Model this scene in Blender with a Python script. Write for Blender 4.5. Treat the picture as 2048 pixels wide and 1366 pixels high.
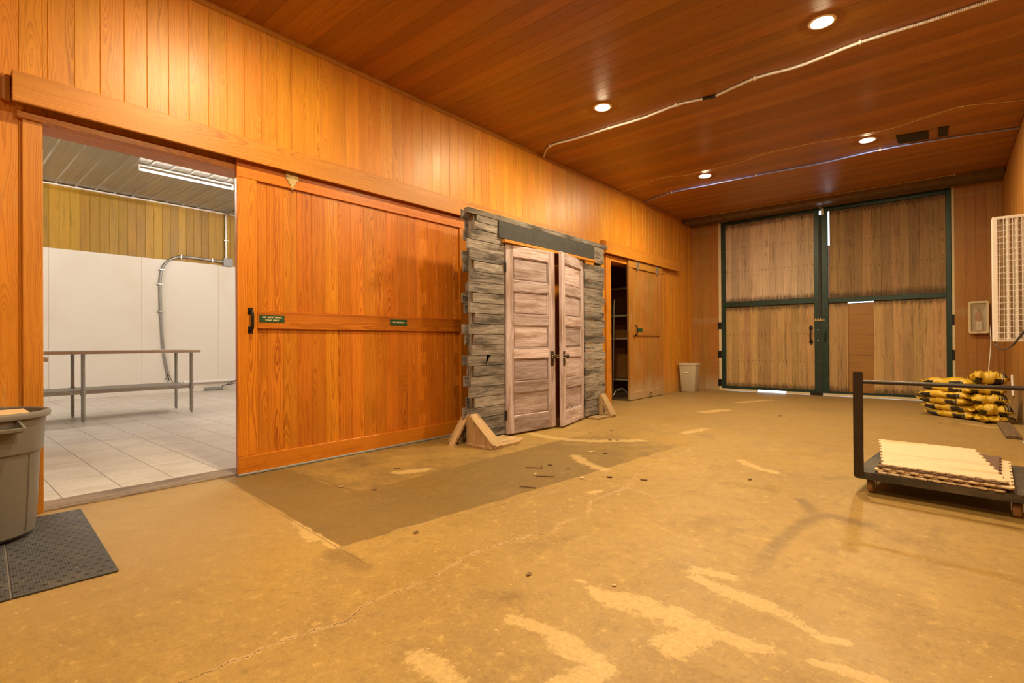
import bpy, math, random
import numpy as np
from mathutils import Vector, Matrix
random.seed(7)
SC = bpy.context.scene
COL = SC.collection
for o in list(bpy.data.objects):
    bpy.data.objects.remove(o)

# ------------------------------------------------------------------ camera
F_PX, YAW, PITCH, ROLL = 1014.65, 0.7056, 0.0037, -0.0067
CAMX, CAMZ = 4.3526, 1.05
cy, sy, cp, sp = math.cos(YAW), math.sin(YAW), math.cos(PITCH), math.sin(PITCH)
fw = Vector((-sy * cp, cy * cp, sp)); rt = Vector((cy, sy, 0)); up = rt.cross(fw)
cr, sr = math.cos(ROLL), math.sin(ROLL)
rt2 = rt * cr + up * sr; up2 = up * cr - rt * sr
cam_d = bpy.data.cameras.new('camera'); cam = bpy.data.objects.new('camera', cam_d); COL.objects.link(cam)
cam.matrix_world = Matrix(((rt2.x, up2.x, -fw.x, CAMX), (rt2.y, up2.y, -fw.y, 0.0), (rt2.z, up2.z, -fw.z, CAMZ), (0, 0, 0, 1)))
cam_d.sensor_fit = 'HORIZONTAL'; cam_d.sensor_width = 36.0
cam_d.lens = F_PX / 2048 * 36.0
cam_d.clip_start = 0.05; cam_d.clip_end = 200
SC.camera = cam

# ------------------------------------------------------------------ world, exposure
W = bpy.data.worlds.new('daylight'); SC.world = W; W.use_nodes = True
W.node_tree.nodes['Background'].inputs[0].default_value = (0.75, 0.87, 1.0, 1)
W.node_tree.nodes['Background'].inputs[1].default_value = 5.0
SC.view_settings.view_transform = 'Standard'
SC.view_settings.look = 'None'
SC.view_settings.gamma = 1.0
SC.view_settings.use_curve_mapping = False
SC.view_settings.exposure = 0.0
SC.cycles.use_denoising = True
SC.cycles.max_bounces = 14
SC.cycles.diffuse_bounces = 10
SC.cycles.glossy_bounces = 4
SC.cycles.sample_clamp_indirect = 6.0
SC.cycles.caustics_reflective = False
SC.cycles.caustics_refractive = False
DOWN_COL = (1.0, 0.78, 0.45)      # the hall's recessed lamps
DOWN_POW = 1600.0
TUBE_COL = (1.0, 0.89, 0.76)      # the store room's fluorescent tubes
FILL_POW = 400.0  # strength of the added, unseen fill strips only

# ------------------------------------------------------------------ room dimensions (metres)
H, WX, D, YB = 3.72, 5.093, 11.40, -3.6      # ceiling, width, end wall, back wall
XB, HB, YB0, YB1 = -8.75, 4.23, -1.6, 6.6    # store room: far wall, ceiling, side walls

# ================================================================== materials
class G:
    """short-hand for building a node tree"""
    def __init__(s, name):
        s.m = bpy.data.materials.new(name); s.m.use_nodes = True
        s.t = s.m.node_tree; s.t.nodes.clear()
        s.out = s.t.nodes.new('ShaderNodeOutputMaterial')
    def n(s, typ, **kw):
        x = s.t.nodes.new(typ)
        for k, v in kw.items(): setattr(x, k, v)
        return x
    def put(s, sock, v):
        if hasattr(v, 'links') or isinstance(v, bpy.types.NodeSocket): s.t.links.new(v, sock)
        elif v is not None:
            if isinstance(v, (tuple, list)) and sock.type == 'RGBA' and len(v) == 3: v = (*v, 1)
            sock.default_value = v
    def math(s, op, a, b=None, c=None, clamp=False):
        x = s.n('ShaderNodeMath', operation=op, use_clamp=clamp)
        s.put(x.inputs[0], a)
        if b is not None: s.put(x.inputs[1], b)
        if c is not None: s.put(x.inputs[2], c)
        return x.outputs[0]
    def add(s, a, b): return s.math('ADD', a, b)
    def sub(s, a, b): return s.math('SUBTRACT', a, b)
    def mul(s, a, b): return s.math('MULTIPLY', a, b)
    def mix(s, f, a, b, mode='MIX'):
        x = s.n('ShaderNodeMix', data_type='RGBA', blend_type=mode)
        s.put(x.inputs[0], f); s.put(x.inputs[6], a); s.put(x.inputs[7], b)
        return x.outputs[2]
    def xyz(s, a, b, c=0.0):
        x = s.n('ShaderNodeCombineXYZ')
        for i, v in enumerate((a, b, c)): s.put(x.inputs[i], v)
        return x.outputs[0]
    def sep(s, v):
        x = s.n('ShaderNodeSeparateXYZ'); s.put(x.inputs[0], v); return x.outputs
    def noise(s, vec, scale=1.0, detail=2.0, rough=0.5, dist=0.0):
        x = s.n('ShaderNodeTexNoise'); s.put(x.inputs['Vector'], vec)
        x.inputs['Scale'].default_value = scale; x.inputs['Detail'].default_value = detail
        x.inputs['Roughness'].default_value = rough; x.inputs['Distortion'].default_value = dist
        return x.outputs[0]
    def smooth(s, v, lo, hi, a=0.0, b=1.0):
        x = s.n('ShaderNodeMapRange', interpolation_type='SMOOTHSTEP')
        s.put(x.inputs[0], v)
        for i, q in enumerate((lo, hi, a, b)): s.put(x.inputs[i + 1], q)
        return x.outputs[0]
    def lin(s, v, lo, hi, a=0.0, b=1.0):
        x = s.n('ShaderNodeMapRange'); s.put(x.inputs[0], v)
        for i, q in enumerate((lo, hi, a, b)): s.put(x.inputs[i + 1], q)
        return x.outputs[0]
    def ramp(s, f, stops):
        x = s.n('ShaderNodeValToRGB'); s.put(x.inputs[0], f)
        e = x.color_ramp.elements
        while len(e) < len(stops): e.new(0.5)
        for i, (p, c) in enumerate(stops):
            e[i].position = p; e[i].color = (*c, 1) if len(c) == 3 else c
        return x.outputs[0]
    def attr(s, name):
        x = s.n('ShaderNodeAttribute', attribute_name=name, attribute_type='GEOMETRY'); return x
    def uv(s):
        return s.sep(s.attr('UV').outputs['Vector'])
    def obj(s):
        return s.n('ShaderNodeTexCoord').outputs['Object']
    def bsdf(s, color, rough=0.5, metal=0.0, bump=None, bstr=0.2, bdist=0.01, spec=0.5, emit=None, estr=0.0, alpha=None, trans=None, coat=0.0):
        b = s.n('ShaderNodeBsdfPrincipled')
        s.put(b.inputs['Base Color'], color); s.put(b.inputs['Roughness'], rough); s.put(b.inputs['Metallic'], metal)
        s.put(b.inputs['Specular IOR Level'], spec)
        if emit is not None:
            s.put(b.inputs['Emission Color'], emit); s.put(b.inputs['Emission Strength'], estr)
        if trans is not None: s.put(b.inputs['Transmission Weight'], trans)
        if coat: b.inputs['Coat Weight'].default_value = coat
        if bump is not None:
            k = s.n('ShaderNodeBump'); s.put(k.inputs['Height'], bump)
            k.inputs['Strength'].default_value = bstr; k.inputs['Distance'].default_value = bdist
            s.t.links.new(k.outputs[0], b.inputs['Normal'])
        s.t.links.new(b.outputs[0], s.out.inputs[0])
        return s.m

def frac(g, v, k): return g.math('FRACT', g.mul(v, k))

def wood(name, light, dark, freq=85.0, contrast=0.75, tone=0.3, rough=0.42, fade=None, wear=0.0, coat=0.0, hue=0.0, grime=0.0, ends=()):
    """flat-sawn pine: growth rings cut by the board's face, each board with its own pith and tone"""
    g = G(name)
    u, v, _ = g.uv(); r = g.attr('rnd').outputs['Fac']
    r2 = frac(g, r, 17.31); r3 = frac(g, r, 91.7); r4 = frac(g, r, 43.13)
    vv = g.add(v, g.mul(r, 53.0))
    base = g.xyz(g.mul(u, 3.0), g.mul(vv, 1.0), g.mul(r3, 40.0))
    na = g.noise(g.xyz(0.0, g.mul(vv, 2.2), g.mul(r3, 40.0)), 1.0, 2.0)
    nb = g.noise(g.xyz(g.mul(u, 2.0), g.mul(vv, 0.75), g.mul(r4, 60.0)), 1.0, 1.5)
    nc = g.noise(g.xyz(g.mul(u, 30.0), g.mul(vv, 5.0), g.mul(r2, 30.0)), 1.0, 3.0)
    a = g.add(g.add(u, g.mul(g.sub(r2, 0.5), 0.13)), g.mul(g.sub(na, 0.5), 0.05))
    b = g.add(g.mul(g.sub(nb, 0.5), 0.30), 0.012)
    rr = g.math('SQRT', g.add(g.mul(a, a), g.mul(b, b)))
    nd = g.noise(g.xyz(g.mul(rr, 26.0), g.mul(r3, 30.0), 0.0), 1.0, 2.0)      # uneven ring spacing
    ph = g.add(g.add(g.mul(rr, freq * 1.5), g.mul(nd, 7.0)), g.mul(g.sub(nc, 0.5), 0.9))
    t = g.math('FRACT', ph)
    band = g.ramp(t, [(0.0, (0.0,) * 3), (0.35, (0.08,) * 3), (0.72, (0.75,) * 3), (0.86, (1.0,) * 3), (0.97, (0.15,) * 3), (1.0, (0.0,) * 3)])
    soft = g.noise(g.xyz(g.mul(u, 9.0), g.mul(vv, 0.8), g.mul(r2, 70.0)), 1.0, 2.0)
    band = g.mul(band, g.mul(g.lin(soft, 0.32, 0.68, 0.40, 1.0), g.lin(nd, 0.3, 0.7, 0.6, 1.0)))
    fib = g.noise(g.xyz(g.mul(u, 420.0), g.mul(vv, 9.0), 0.0), 1.0, 2.0)
    col = g.mix(g.mul(band, contrast), light, dark)
    col = g.mix(g.lin(fib, 0.35, 0.7, 0.0, 0.22), col, dark)
    blot = g.noise(g.xyz(g.mul(u, 6.0), g.mul(vv, 1.3), g.mul(r4, 25.0)), 1.0, 3.0)
    k = g.add(g.lin(r, 0.0, 1.0, 1.0 - tone, 1.0 + tone * 0.6), g.mul(g.sub(blot, 0.5), 0.45))
    hs = g.n('ShaderNodeHueSaturation'); g.put(hs.inputs['Color'], col); g.put(hs.inputs['Value'], k)
    g.put(hs.inputs['Hue'], g.add(0.5, g.mul(g.sub(r4, 0.5), hue + 0.012)))
    col = hs.outputs[0]
    if wear:          # pale rubbed patches near the ground and at hand height
        o = g.sep(g.obj())
        w1 = g.noise(g.xyz(g.mul(o[1], 2.0), g.mul(o[2], 1.2), 3.0), 1.0, 4.0, 0.6)
        streak = g.noise(g.xyz(g.mul(o[1], 45.0), g.mul(o[2], 5.0), 0.0), 1.0, 2.0)
        low = g.smooth(g.add(o[2], g.mul(g.sub(w1, 0.5), 0.7)), 0.05, 0.50, 1.0, 0.0)
        mid = g.mul(g.smooth(w1, 0.50, 0.70), g.smooth(streak, 0.42, 0.62))
        f = g.mul(g.math('MAXIMUM', g.mul(low, 0.85), g.mul(mid, 0.65)), wear)
        col = g.mix(f, col, fade or (0.42, 0.30, 0.18))
    if grime:
        o = g.sep(g.obj())
        gn = g.noise(g.xyz(g.mul(u, 25.0), g.mul(vv, 1.6), g.mul(r, 30.0)), 1.0, 4.0, 0.65)
        col = g.mix(g.mul(g.smooth(gn, 0.52, 0.75), grime), col, (0.035, 0.022, 0.012))
    for z in ends:    # water stains at the board ends
        o = g.sep(g.obj()); gn = g.noise(g.xyz(g.mul(u, 22.0), g.mul(r, 40.0), g.mul(o[2], 4.0)), 1.0, 4.0, 0.6)
        f = g.smooth(g.add(g.math('ABSOLUTE', g.sub(o[2], z)), g.mul(g.sub(gn, 0.5), 0.22)), 0.13, 0.0)
        col = g.mix(g.mul(f, 0.8), col, (0.05, 0.030, 0.014))
    ro = g.add(rough, g.mul(g.sub(blot, 0.5), 0.2))
    return g.bsdf(col, ro, bump=g.add(g.mul(band, 0.6), fib), bstr=0.12, bdist=0.002, coat=coat)

def weathered(name, c1, c2, c3, rough=0.85, stretch=1.0):
    """grey barn boards: streaked along the grain with dark stains"""
    g = G(name)
    u, v, _ = g.uv(); r = g.attr('rnd').outputs['Fac']
    r2 = frac(g, r, 31.7)
    vv = g.add(v, g.mul(r, 37.0))
    s1 = g.noise(g.xyz(g.mul(u, 90.0), g.mul(vv, 3.0 * stretch), g.mul(r2, 20.0)), 1.0, 4.0, 0.6, 0.6)
    s2 = g.noise(g.xyz(g.mul(u, 14.0), g.mul(vv, 2.2 * stretch), g.mul(r2, 50.0)), 1.0, 4.0, 0.6)
    s3 = g.noise(g.xyz(g.mul(u, 300.0), g.mul(vv, 14.0), 0.0), 1.0, 2.0)
    col = g.mix(g.smooth(s1, 0.35, 0.65), c1, c2)
    col = g.mix(g.mul(g.smooth(s2, 0.45, 0.68), 0.85), col, c3)
    col = g.mix(g.lin(s3, 0.4, 0.75, 0.0, 0.55), col, c3)
    hs = g.n('ShaderNodeHueSaturation'); g.put(hs.inputs['Color'], col); g.put(hs.inputs['Value'], g.lin(r2, 0, 1, 0.60, 1.22))
    return g.bsdf(hs.outputs[0], rough, bump=g.add(s1, g.mul(s3, 0.5)), bstr=0.35, bdist=0.004)

def plain(name, c, rough=0.5, metal=0.0, var=0.08, scale=30.0, bump=0.0, spec=0.5):
    g = G(name); o = g.obj()
    n1 = g.noise(o, scale, 4.0, 0.6)
    hs = g.n('ShaderNodeHueSaturation'); g.put(hs.inputs['Color'], c); g.put(hs.inputs['Value'], g.lin(n1, 0.25, 0.75, 1 - var, 1 + var))
    return g.bsdf(hs.outputs[0], g.add(rough, g.mul(g.sub(n1, 0.5), 0.15)), metal, bump=n1 if bump else None, bstr=bump, spec=spec)

def glow(name, c, s):
    g = G(name)
    return g.bsdf((0.8, 0.8, 0.8), 0.4, emit=c, estr=s)

M = {}
M['wall'] = wood('stained_pine_wall', (0.6654, 0.2818, 0.02121), (0.3461, 0.1072, 0.004451), 70, 1.0, 0.09, 0.42, wear=0.5, fade=(0.5202, 0.3539, 0.1244))
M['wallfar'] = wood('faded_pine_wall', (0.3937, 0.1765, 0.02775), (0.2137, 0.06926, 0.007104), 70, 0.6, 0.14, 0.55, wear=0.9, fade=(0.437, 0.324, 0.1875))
M['door'] = wood('red_stained_pine', (0.6033, 0.2069, 0.01323), (0.228, 0.04243, 0.00185), 62, 1.0, 0.17, 0.34)
M['trim'] = wood('stained_pine_trim', (0.5904, 0.2398, 0.02537), (0.2952, 0.08244, 0.005488), 60, 1.0, 0.12, 0.42)
M['ceil'] = wood('dark_stained_ceiling', (0.3763, 0.1613, 0.02111), (0.1615, 0.05006, 0.005087), 75, 0.75, 0.20, 0.38)
M['store'] = wood('yellowed_pine', (0.46, 0.2592, 0.0176), (0.2853, 0.1426, 0.00704), 60, 0.6, 0.24, 0.5, grime=0.4)
M['barn1'] = wood('weathered_barn_boards', (0.6056, 0.4752, 0.3564), (0.2921, 0.202, 0.1212), 62, 0.9, 0.24, 0.75, grime=0.5, hue=0.004, ends=(0.09, 1.79, 1.90, 3.57))
M['barn2'] = wood('golden_barn_boards', (0.4814, 0.3123, 0.1421), (0.191, 0.1003, 0.03306), 62, 1.0, 0.22, 0.7, grime=0.55, hue=0.004, ends=(0.09, 1.79, 1.90, 3.57))
M['barn3'] = wood('brown_barn_boards', (0.3284, 0.2108, 0.09496), (0.1533, 0.07968, 0.02599), 62, 1.0, 0.22, 0.7, grime=0.55, hue=0.004, ends=(0.09, 1.79, 1.90, 3.57))
M['ply'] = wood('orange_plywood', (0.31, 0.145, 0.032), (0.20, 0.078, 0.014), 26, 0.6, 0.1, 0.5, grime=0.65)
M['dark'] = wood('dark_closet_wood', (0.34, 0.15, 0.05), (0.20, 0.08, 0.02), 60, 0.6, 0.2, 0.6)
M['grey'] = weathered('grey_barn_planks', (0.38, 0.345, 0.325), (0.185, 0.158, 0.138), (0.034, 0.026, 0.021))
M['raw'] = weathered('raw_rough_lumber', (0.6216, 0.4391, 0.2309), (0.4766, 0.3064, 0.1443), (0.2694, 0.1634, 0.07696))
M['pink'] = weathered('pink_whitewash', (0.66, 0.565, 0.6336), (0.41, 0.315, 0.3344), (0.26, 0.17, 0.132), 0.7, 0.8)
M['sill'] = weathered('worn_sill', (0.40, 0.30, 0.22), (0.28, 0.20, 0.14), (0.14, 0.10, 0.07), 0.7)
M['slate'] = plain('chalky_black_board', (0.034, 0.035, 0.038), 0.75, 0, 0.35, 12)
M['iron'] = plain('black_iron', (0.014, 0.012, 0.011), 0.45, 0.4, 0.2)
M['bronze'] = plain('old_bronze', (0.045, 0.028, 0.017), 0.5, 0.15, 0.4, 60)
M['brass'] = plain('brass_plate', (0.55, 0.42, 0.20), 0.38, 0.8, 0.2, 50)
M['zinc'] = plain('zinc', (0.55, 0.55, 0.54), 0.38, 0.85, 0.15, 40)
M['steel'] = plain('brushed_steel', (0.50, 0.50, 0.49), 0.34, 0.9, 0.12, 25)
M['galv'] = plain('galvanised_leg', (0.36, 0.37, 0.36), 0.45, 0.75, 0.2, 60)
M['green'] = plain('green_painted_steel', (0.010, 0.035, 0.030), 0.38, 0.2, 0.35, 18)
M['rubber'] = plain('black_rubber_seal', (0.016, 0.017, 0.015), 0.6, 0, 0.3, 20)
M['beige'] = plain('beige_paint', (0.60, 0.51, 0.33), 0.6, 0, 0.12, 20)
M['strip'] = plain('grey_blue_seal', (0.26, 0.29, 0.33), 0.5, 0, 0.2, 30)
M['frp'] = None
M['white'] = plain('white_enamel', (0.82, 0.80, 0.80), 0.4, 0, 0.03, 8)
M['whitep'] = plain('white_plastic', (0.78, 0.76, 0.71), 0.45, 0, 0.04)
M['blue'] = plain('blue_plastic_pipe', (0.26, 0.36, 1.0), 0.35, 0, 0.15, 40)
M['tan'] = plain('tan_reflector', (0.36, 0.27, 0.16), 0.35, 0.5, 0.2, 6)
M['gbox'] = plain('grey_box_paint', (0.34, 0.36, 0.39), 0.5)
M['black'] = plain('black_plastic', (0.008, 0.008, 0.009), 0.55, 0, 0.3)
M['signg'] = plain('green_sign_plate', (0.010, 0.055, 0.022), 0.4, 0, 0.1)
M['letter'] = plain('cream_lettering', (0.80, 0.70, 0.42), 0.5, 0, 0.02)
M['can'] = plain('grey_bin_plastic', (0.150, 0.140, 0.125), 0.42, 0, 0.08, 14)
M['card'] = plain('tan_cardboard', (0.60, 0.42, 0.22), 0.8, 0, 0.08, 30)
M['bin'] = plain('beige_bin_plastic', (0.47, 0.42, 0.32), 0.45, 0, 0.08, 25)
M['extred'] = plain('red_enamel', (0.40, 0.03, 0.02), 0.35)
M['paper'] = plain('white_tag', (0.72, 0.70, 0.64), 0.7)
M['beam'] = plain('brown_steel_track', (0.15, 0.105, 0.065), 0.5, 0.15, 0.3, 9)
M['leaf'] = plain('dry_leaf', (0.16, 0.085, 0.035), 0.8, 0, 0.4, 60)
M['leafp'] = plain('pale_dry_leaf', (0.50, 0.34, 0.16), 0.8, 0, 0.3, 60)
M['deck'] = None
M['cart'] = plain('black_brown_steel', (0.030, 0.020, 0.014), 0.4, 0.3, 0.25, 20)
M['wheel'] = plain('brown_caster_rubber', (0.34, 0.22, 0.10), 0.6, 0, 0.2, 60)
M['foamd'] = plain('brown_foam_back', (0.13, 0.07, 0.04), 0.8, 0, 0.15, 60)
M['plank'] = weathered('dull_brown_plank', (0.208, 0.136, 0.072), (0.152, 0.096, 0.048), (0.08, 0.048, 0.024))
M['lamp'] = glow('lamp_lens', DOWN_COL, DOWN_POW)
M['tube'] = glow('lit_tube', TUBE_COL, 7.0)
M['filltube'] = glow('added_fill_tube', TUBE_COL, FILL_POW)
M['wire'] = plain('dark_wire', (0.03, 0.03, 0.035), 0.5)
M['wirer'] = plain('maroon_wire', (0.10, 0.02, 0.05), 0.5)
M['cordb'] = plain('brown_cord', (0.50, 0.38, 0.20), 0.7)

def mk_frp():
    g = G('pebbled_white_panel'); o = g.obj()
    n1 = g.noise(o, 1.1, 4.0); n2 = g.noise(o, 140.0, 2.0)
    col = g.mix(g.smooth(n1, 0.45, 0.75), (0.78, 0.755, 0.70), (0.74, 0.70, 0.61))
    M['frp'] = g.bsdf(col, 0.38, bump=n2, bstr=0.12, bdist=0.002)
mk_frp()
def mk_deck():
    g = G('worn_black_deck'); o = g.obj()
    n1 = g.noise(o, 3.0, 6.0, 0.65); n2 = g.noise(o, 60.0, 3.0)
    col = g.mix(g.smooth(n1, 0.45, 0.75), (0.028, 0.024, 0.018), (0.10, 0.075, 0.045))
    col = g.mix(g.smooth(n2, 0.6, 0.75), col, (0.16, 0.12, 0.07))
    M['deck'] = g.bsdf(col, 0.55, bump=n2, bstr=0.15)
mk_deck()
def mk_foam():
    g = G('wood_print_foam'); u, v, _ = g.uv(); r = g.attr('rnd').outputs['Fac']
    n1 = g.noise(g.xyz(g.mul(u, 5.0), g.mul(v, 1.2), g.mul(r, 9.0)), 1.0, 4.0, 0.6)
    n2 = g.noise(g.xyz(g.mul(u, 60.0), g.mul(v, 4.0), g.mul(r, 9.0)), 1.0, 2.0)
    col = g.mix(g.smooth(n1, 0.52, 0.72), (0.66, 0.52, 0.34), (0.54, 0.35, 0.145))
    col = g.mix(g.lin(n2, 0.4, 0.8, 0.0, 0.35), col, (0.60, 0.42, 0.22))
    M['foam'] = g.bsdf(col, 0.55, bump=n2, bstr=0.05)
mk_foam()
def mk_conduit():
    g = G('ribbed_metal_conduit'); u, v, _ = g.uv()
    w = g.math('SINE', g.mul(v, 2 * math.pi / 0.0105))
    col = g.mix(g.lin(w, -1, 1), (0.55, 0.55, 0.56), (0.90, 0.90, 0.95))
    M['flex'] = g.bsdf(col, 0.4, 0.1, bump=w, bstr=0.5, bdist=0.003)
mk_conduit()
def mk_mat():
    """black rubber mat: rows of short slots punched through, dusty"""
    g = G('slotted_rubber_mat'); o = g.sep(g.obj())
    # local x along the mat's length, y across
    ry = g.math('DIVIDE', o[0], 0.055)
    row = g.math('FLOOR', ry)
    off = g.mul(g.math('FRACT', g.mul(row, 0.5)), 0.046)
    px = g.math('FRACT', g.math('DIVIDE', g.add(o[1], off), 0.046))
    py = g.math('FRACT', ry)
    a = g.math('ABSOLUTE', g.sub(px, 0.5)); b = g.math('ABSOLUTE', g.sub(py, 0.5))
    slot = g.mul(g.smooth(a, 0.17, 0.23, 1, 0), g.smooth(b, 0.10, 0.16, 1, 0))
    fine = g.math('FRACT', g.math('DIVIDE', o[1], 0.011))
    rib = g.smooth(g.math('ABSOLUTE', g.sub(fine, 0.5)), 0.2, 0.4)
    d = g.noise(g.n('ShaderNodeTexCoord').outputs['Object'], 7.0, 6.0, 0.7)
    sp = g.noise(g.n('ShaderNodeTexCoord').outputs['Object'], 55.0, 2.0, 0.5)
    col = g.mix(g.smooth(d, 0.45, 0.8), (0.050, 0.051, 0.055), (0.11, 0.098, 0.08))
    col = g.mix(g.smooth(sp, 0.74, 0.80), col, (0.42, 0.30, 0.18))
    col = g.mix(slot, col, (0.004, 0.004, 0.004))
    M['mat'] = g.bsdf(col, 0.6, bump=g.sub(g.mul(rib, 0.15), slot), bstr=0.6, bdist=0.006)
mk_mat()
def mk_sack():
    """yellow sack: dark ends, white double lines, dark band down one side"""
    g = G('yellow_sack'); u, v, _ = g.uv(); r = g.attr('rnd').outputs['Fac']
    n = g.noise(g.n('ShaderNodeTexCoord').outputs['Object'], 14.0, 5.0, 0.65)
    yel = g.mix(g.smooth(n, 0.4, 0.75), (0.60, 0.385, 0.022), (0.43, 0.275, 0.028))
    bot = g.math('GREATER_THAN', v, 5.0)                    # the under sheet is numbered from 10 up
    vt = g.sub(v, g.mul(bot, 10.0)); av = g.math('ABSOLUTE', vt); au = g.math('ABSOLUTE', u)
    def between(x, lo, hi): return g.mul(g.math('GREATER_THAN', x, lo), g.math('LESS_THAN', x, hi))
    uu = g.add(u, g.mul(vt, 0.05))
    low = g.math('LESS_THAN', av, 0.967)
    dark_b = g.mul(g.math('MAXIMUM', g.mul(bot, g.math('MAXIMUM', low, g.math('LESS_THAN', r, 0.5))), g.mul(g.math('LESS_THAN', r, 0.5), g.math('GREATER_THAN', av, 0.93))), g.math('MAXIMUM', between(uu, 0.50, 0.88), between(uu, -0.62, -0.12)))
    dark_t = g.mul(g.math('GREATER_THAN', r, 0.5), g.mul(g.sub(1.0, bot), g.math('MAXIMUM', between(uu, -0.86, -0.50), between(uu, -0.45, -0.38))))
    scr = g.smooth(g.noise(g.xyz(g.mul(u, 22.0), g.mul(vt, 9.0), g.mul(r, 9.0)), 1.0, 1.0), 0.66, 0.68)
    txt = g.mul(g.sub(1.0, bot), g.mul(scr, g.mul(g.math('LESS_THAN', au, 0.35), g.math('LESS_THAN', av, 0.6))))
    lines = g.math('MAXIMUM', g.math('MAXIMUM', between(uu, 0.45, 0.475), between(uu, -0.04, -0.015)), g.math('MAXIMUM', between(uu, -0.64, -0.62), between(uu, -0.55, -0.53)))
    col = g.mix(g.math('MAXIMUM', g.math('MAXIMUM', dark_b, dark_t), g.mul(txt, 0.8)), yel, (0.022, 0.014, 0.009))
    col = g.mix(g.mul(lines, 0.8), col, (0.50, 0.42, 0.22))
    M['sack'] = g.bsdf(col, 0.45, bump=n, bstr=0.4, bdist=0.02)
mk_sack()
def mk_window():
    g = G('cloudy_plastic_window')
    d = g.n('ShaderNodeBsdfDiffuse'); d.inputs[0].default_value = (0.62, 0.52, 0.34, 1)
    t = g.n('ShaderNodeBsdfTransparent'); m = g.n('ShaderNodeMixShader'); m.inputs[0].default_value = 0.28
    g.t.links.new(t.outputs[0], m.inputs[1]); g.t.links.new(d.outputs[0], m.inputs[2]); g.t.links.new(m.outputs[0], g.out.inputs[0])
    M['cloud'] = g.m
mk_window()
def mk_tile():
    g = G('grey_streaked_tile'); o = g.sep(g.obj())
    W_, L_ = 0.335, 0.60
    ty = g.math('DIVIDE', g.sub(o[1], 0.318), W_); iy = g.math('FLOOR', ty)
    tx = g.math('DIVIDE', g.add(o[0], g.mul(g.math('FRACT', g.mul(iy, 0.5)), L_)), L_); ix = g.math('FLOOR', tx)
    fy = g.math('ABSOLUTE', g.sub(g.math('FRACT', ty), 0.5)); fx = g.math('ABSOLUTE', g.sub(g.math('FRACT', tx), 0.5))
    gy = g.smooth(fy, 0.487, 0.494); gx = g.mul(g.smooth(fx, 0.4935, 0.497), 0.55)
    seed = g.add(g.mul(ix, 3.7), g.mul(iy, 11.3))
    st = g.noise(g.xyz(g.mul(o[0], 22.0), g.mul(o[1], 3.0), seed), 1.0, 4.0, 0.6)
    s2 = g.noise(g.xyz(g.mul(o[0], 2.0), g.mul(o[1], 2.0), seed), 1.0, 2.0)
    col = g.mix(g.smooth(st, 0.35, 0.7), (0.66, 0.63, 0.59), (0.54, 0.50, 0.45))
    col = g.mix(g.smooth(s2, 0.45, 0.7, 0, 0.5), col, (0.50, 0.46, 0.42))
    col = g.mix(g.math('MAXIMUM', gy, gx), col, (0.13, 0.11, 0.10))
    M['tile'] = g.bsdf(col, 0.40, bump=g.sub(1.0, g.math('MAXIMUM', gy, gx)), bstr=0.2, bdist=0.002)
mk_tile()
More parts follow.
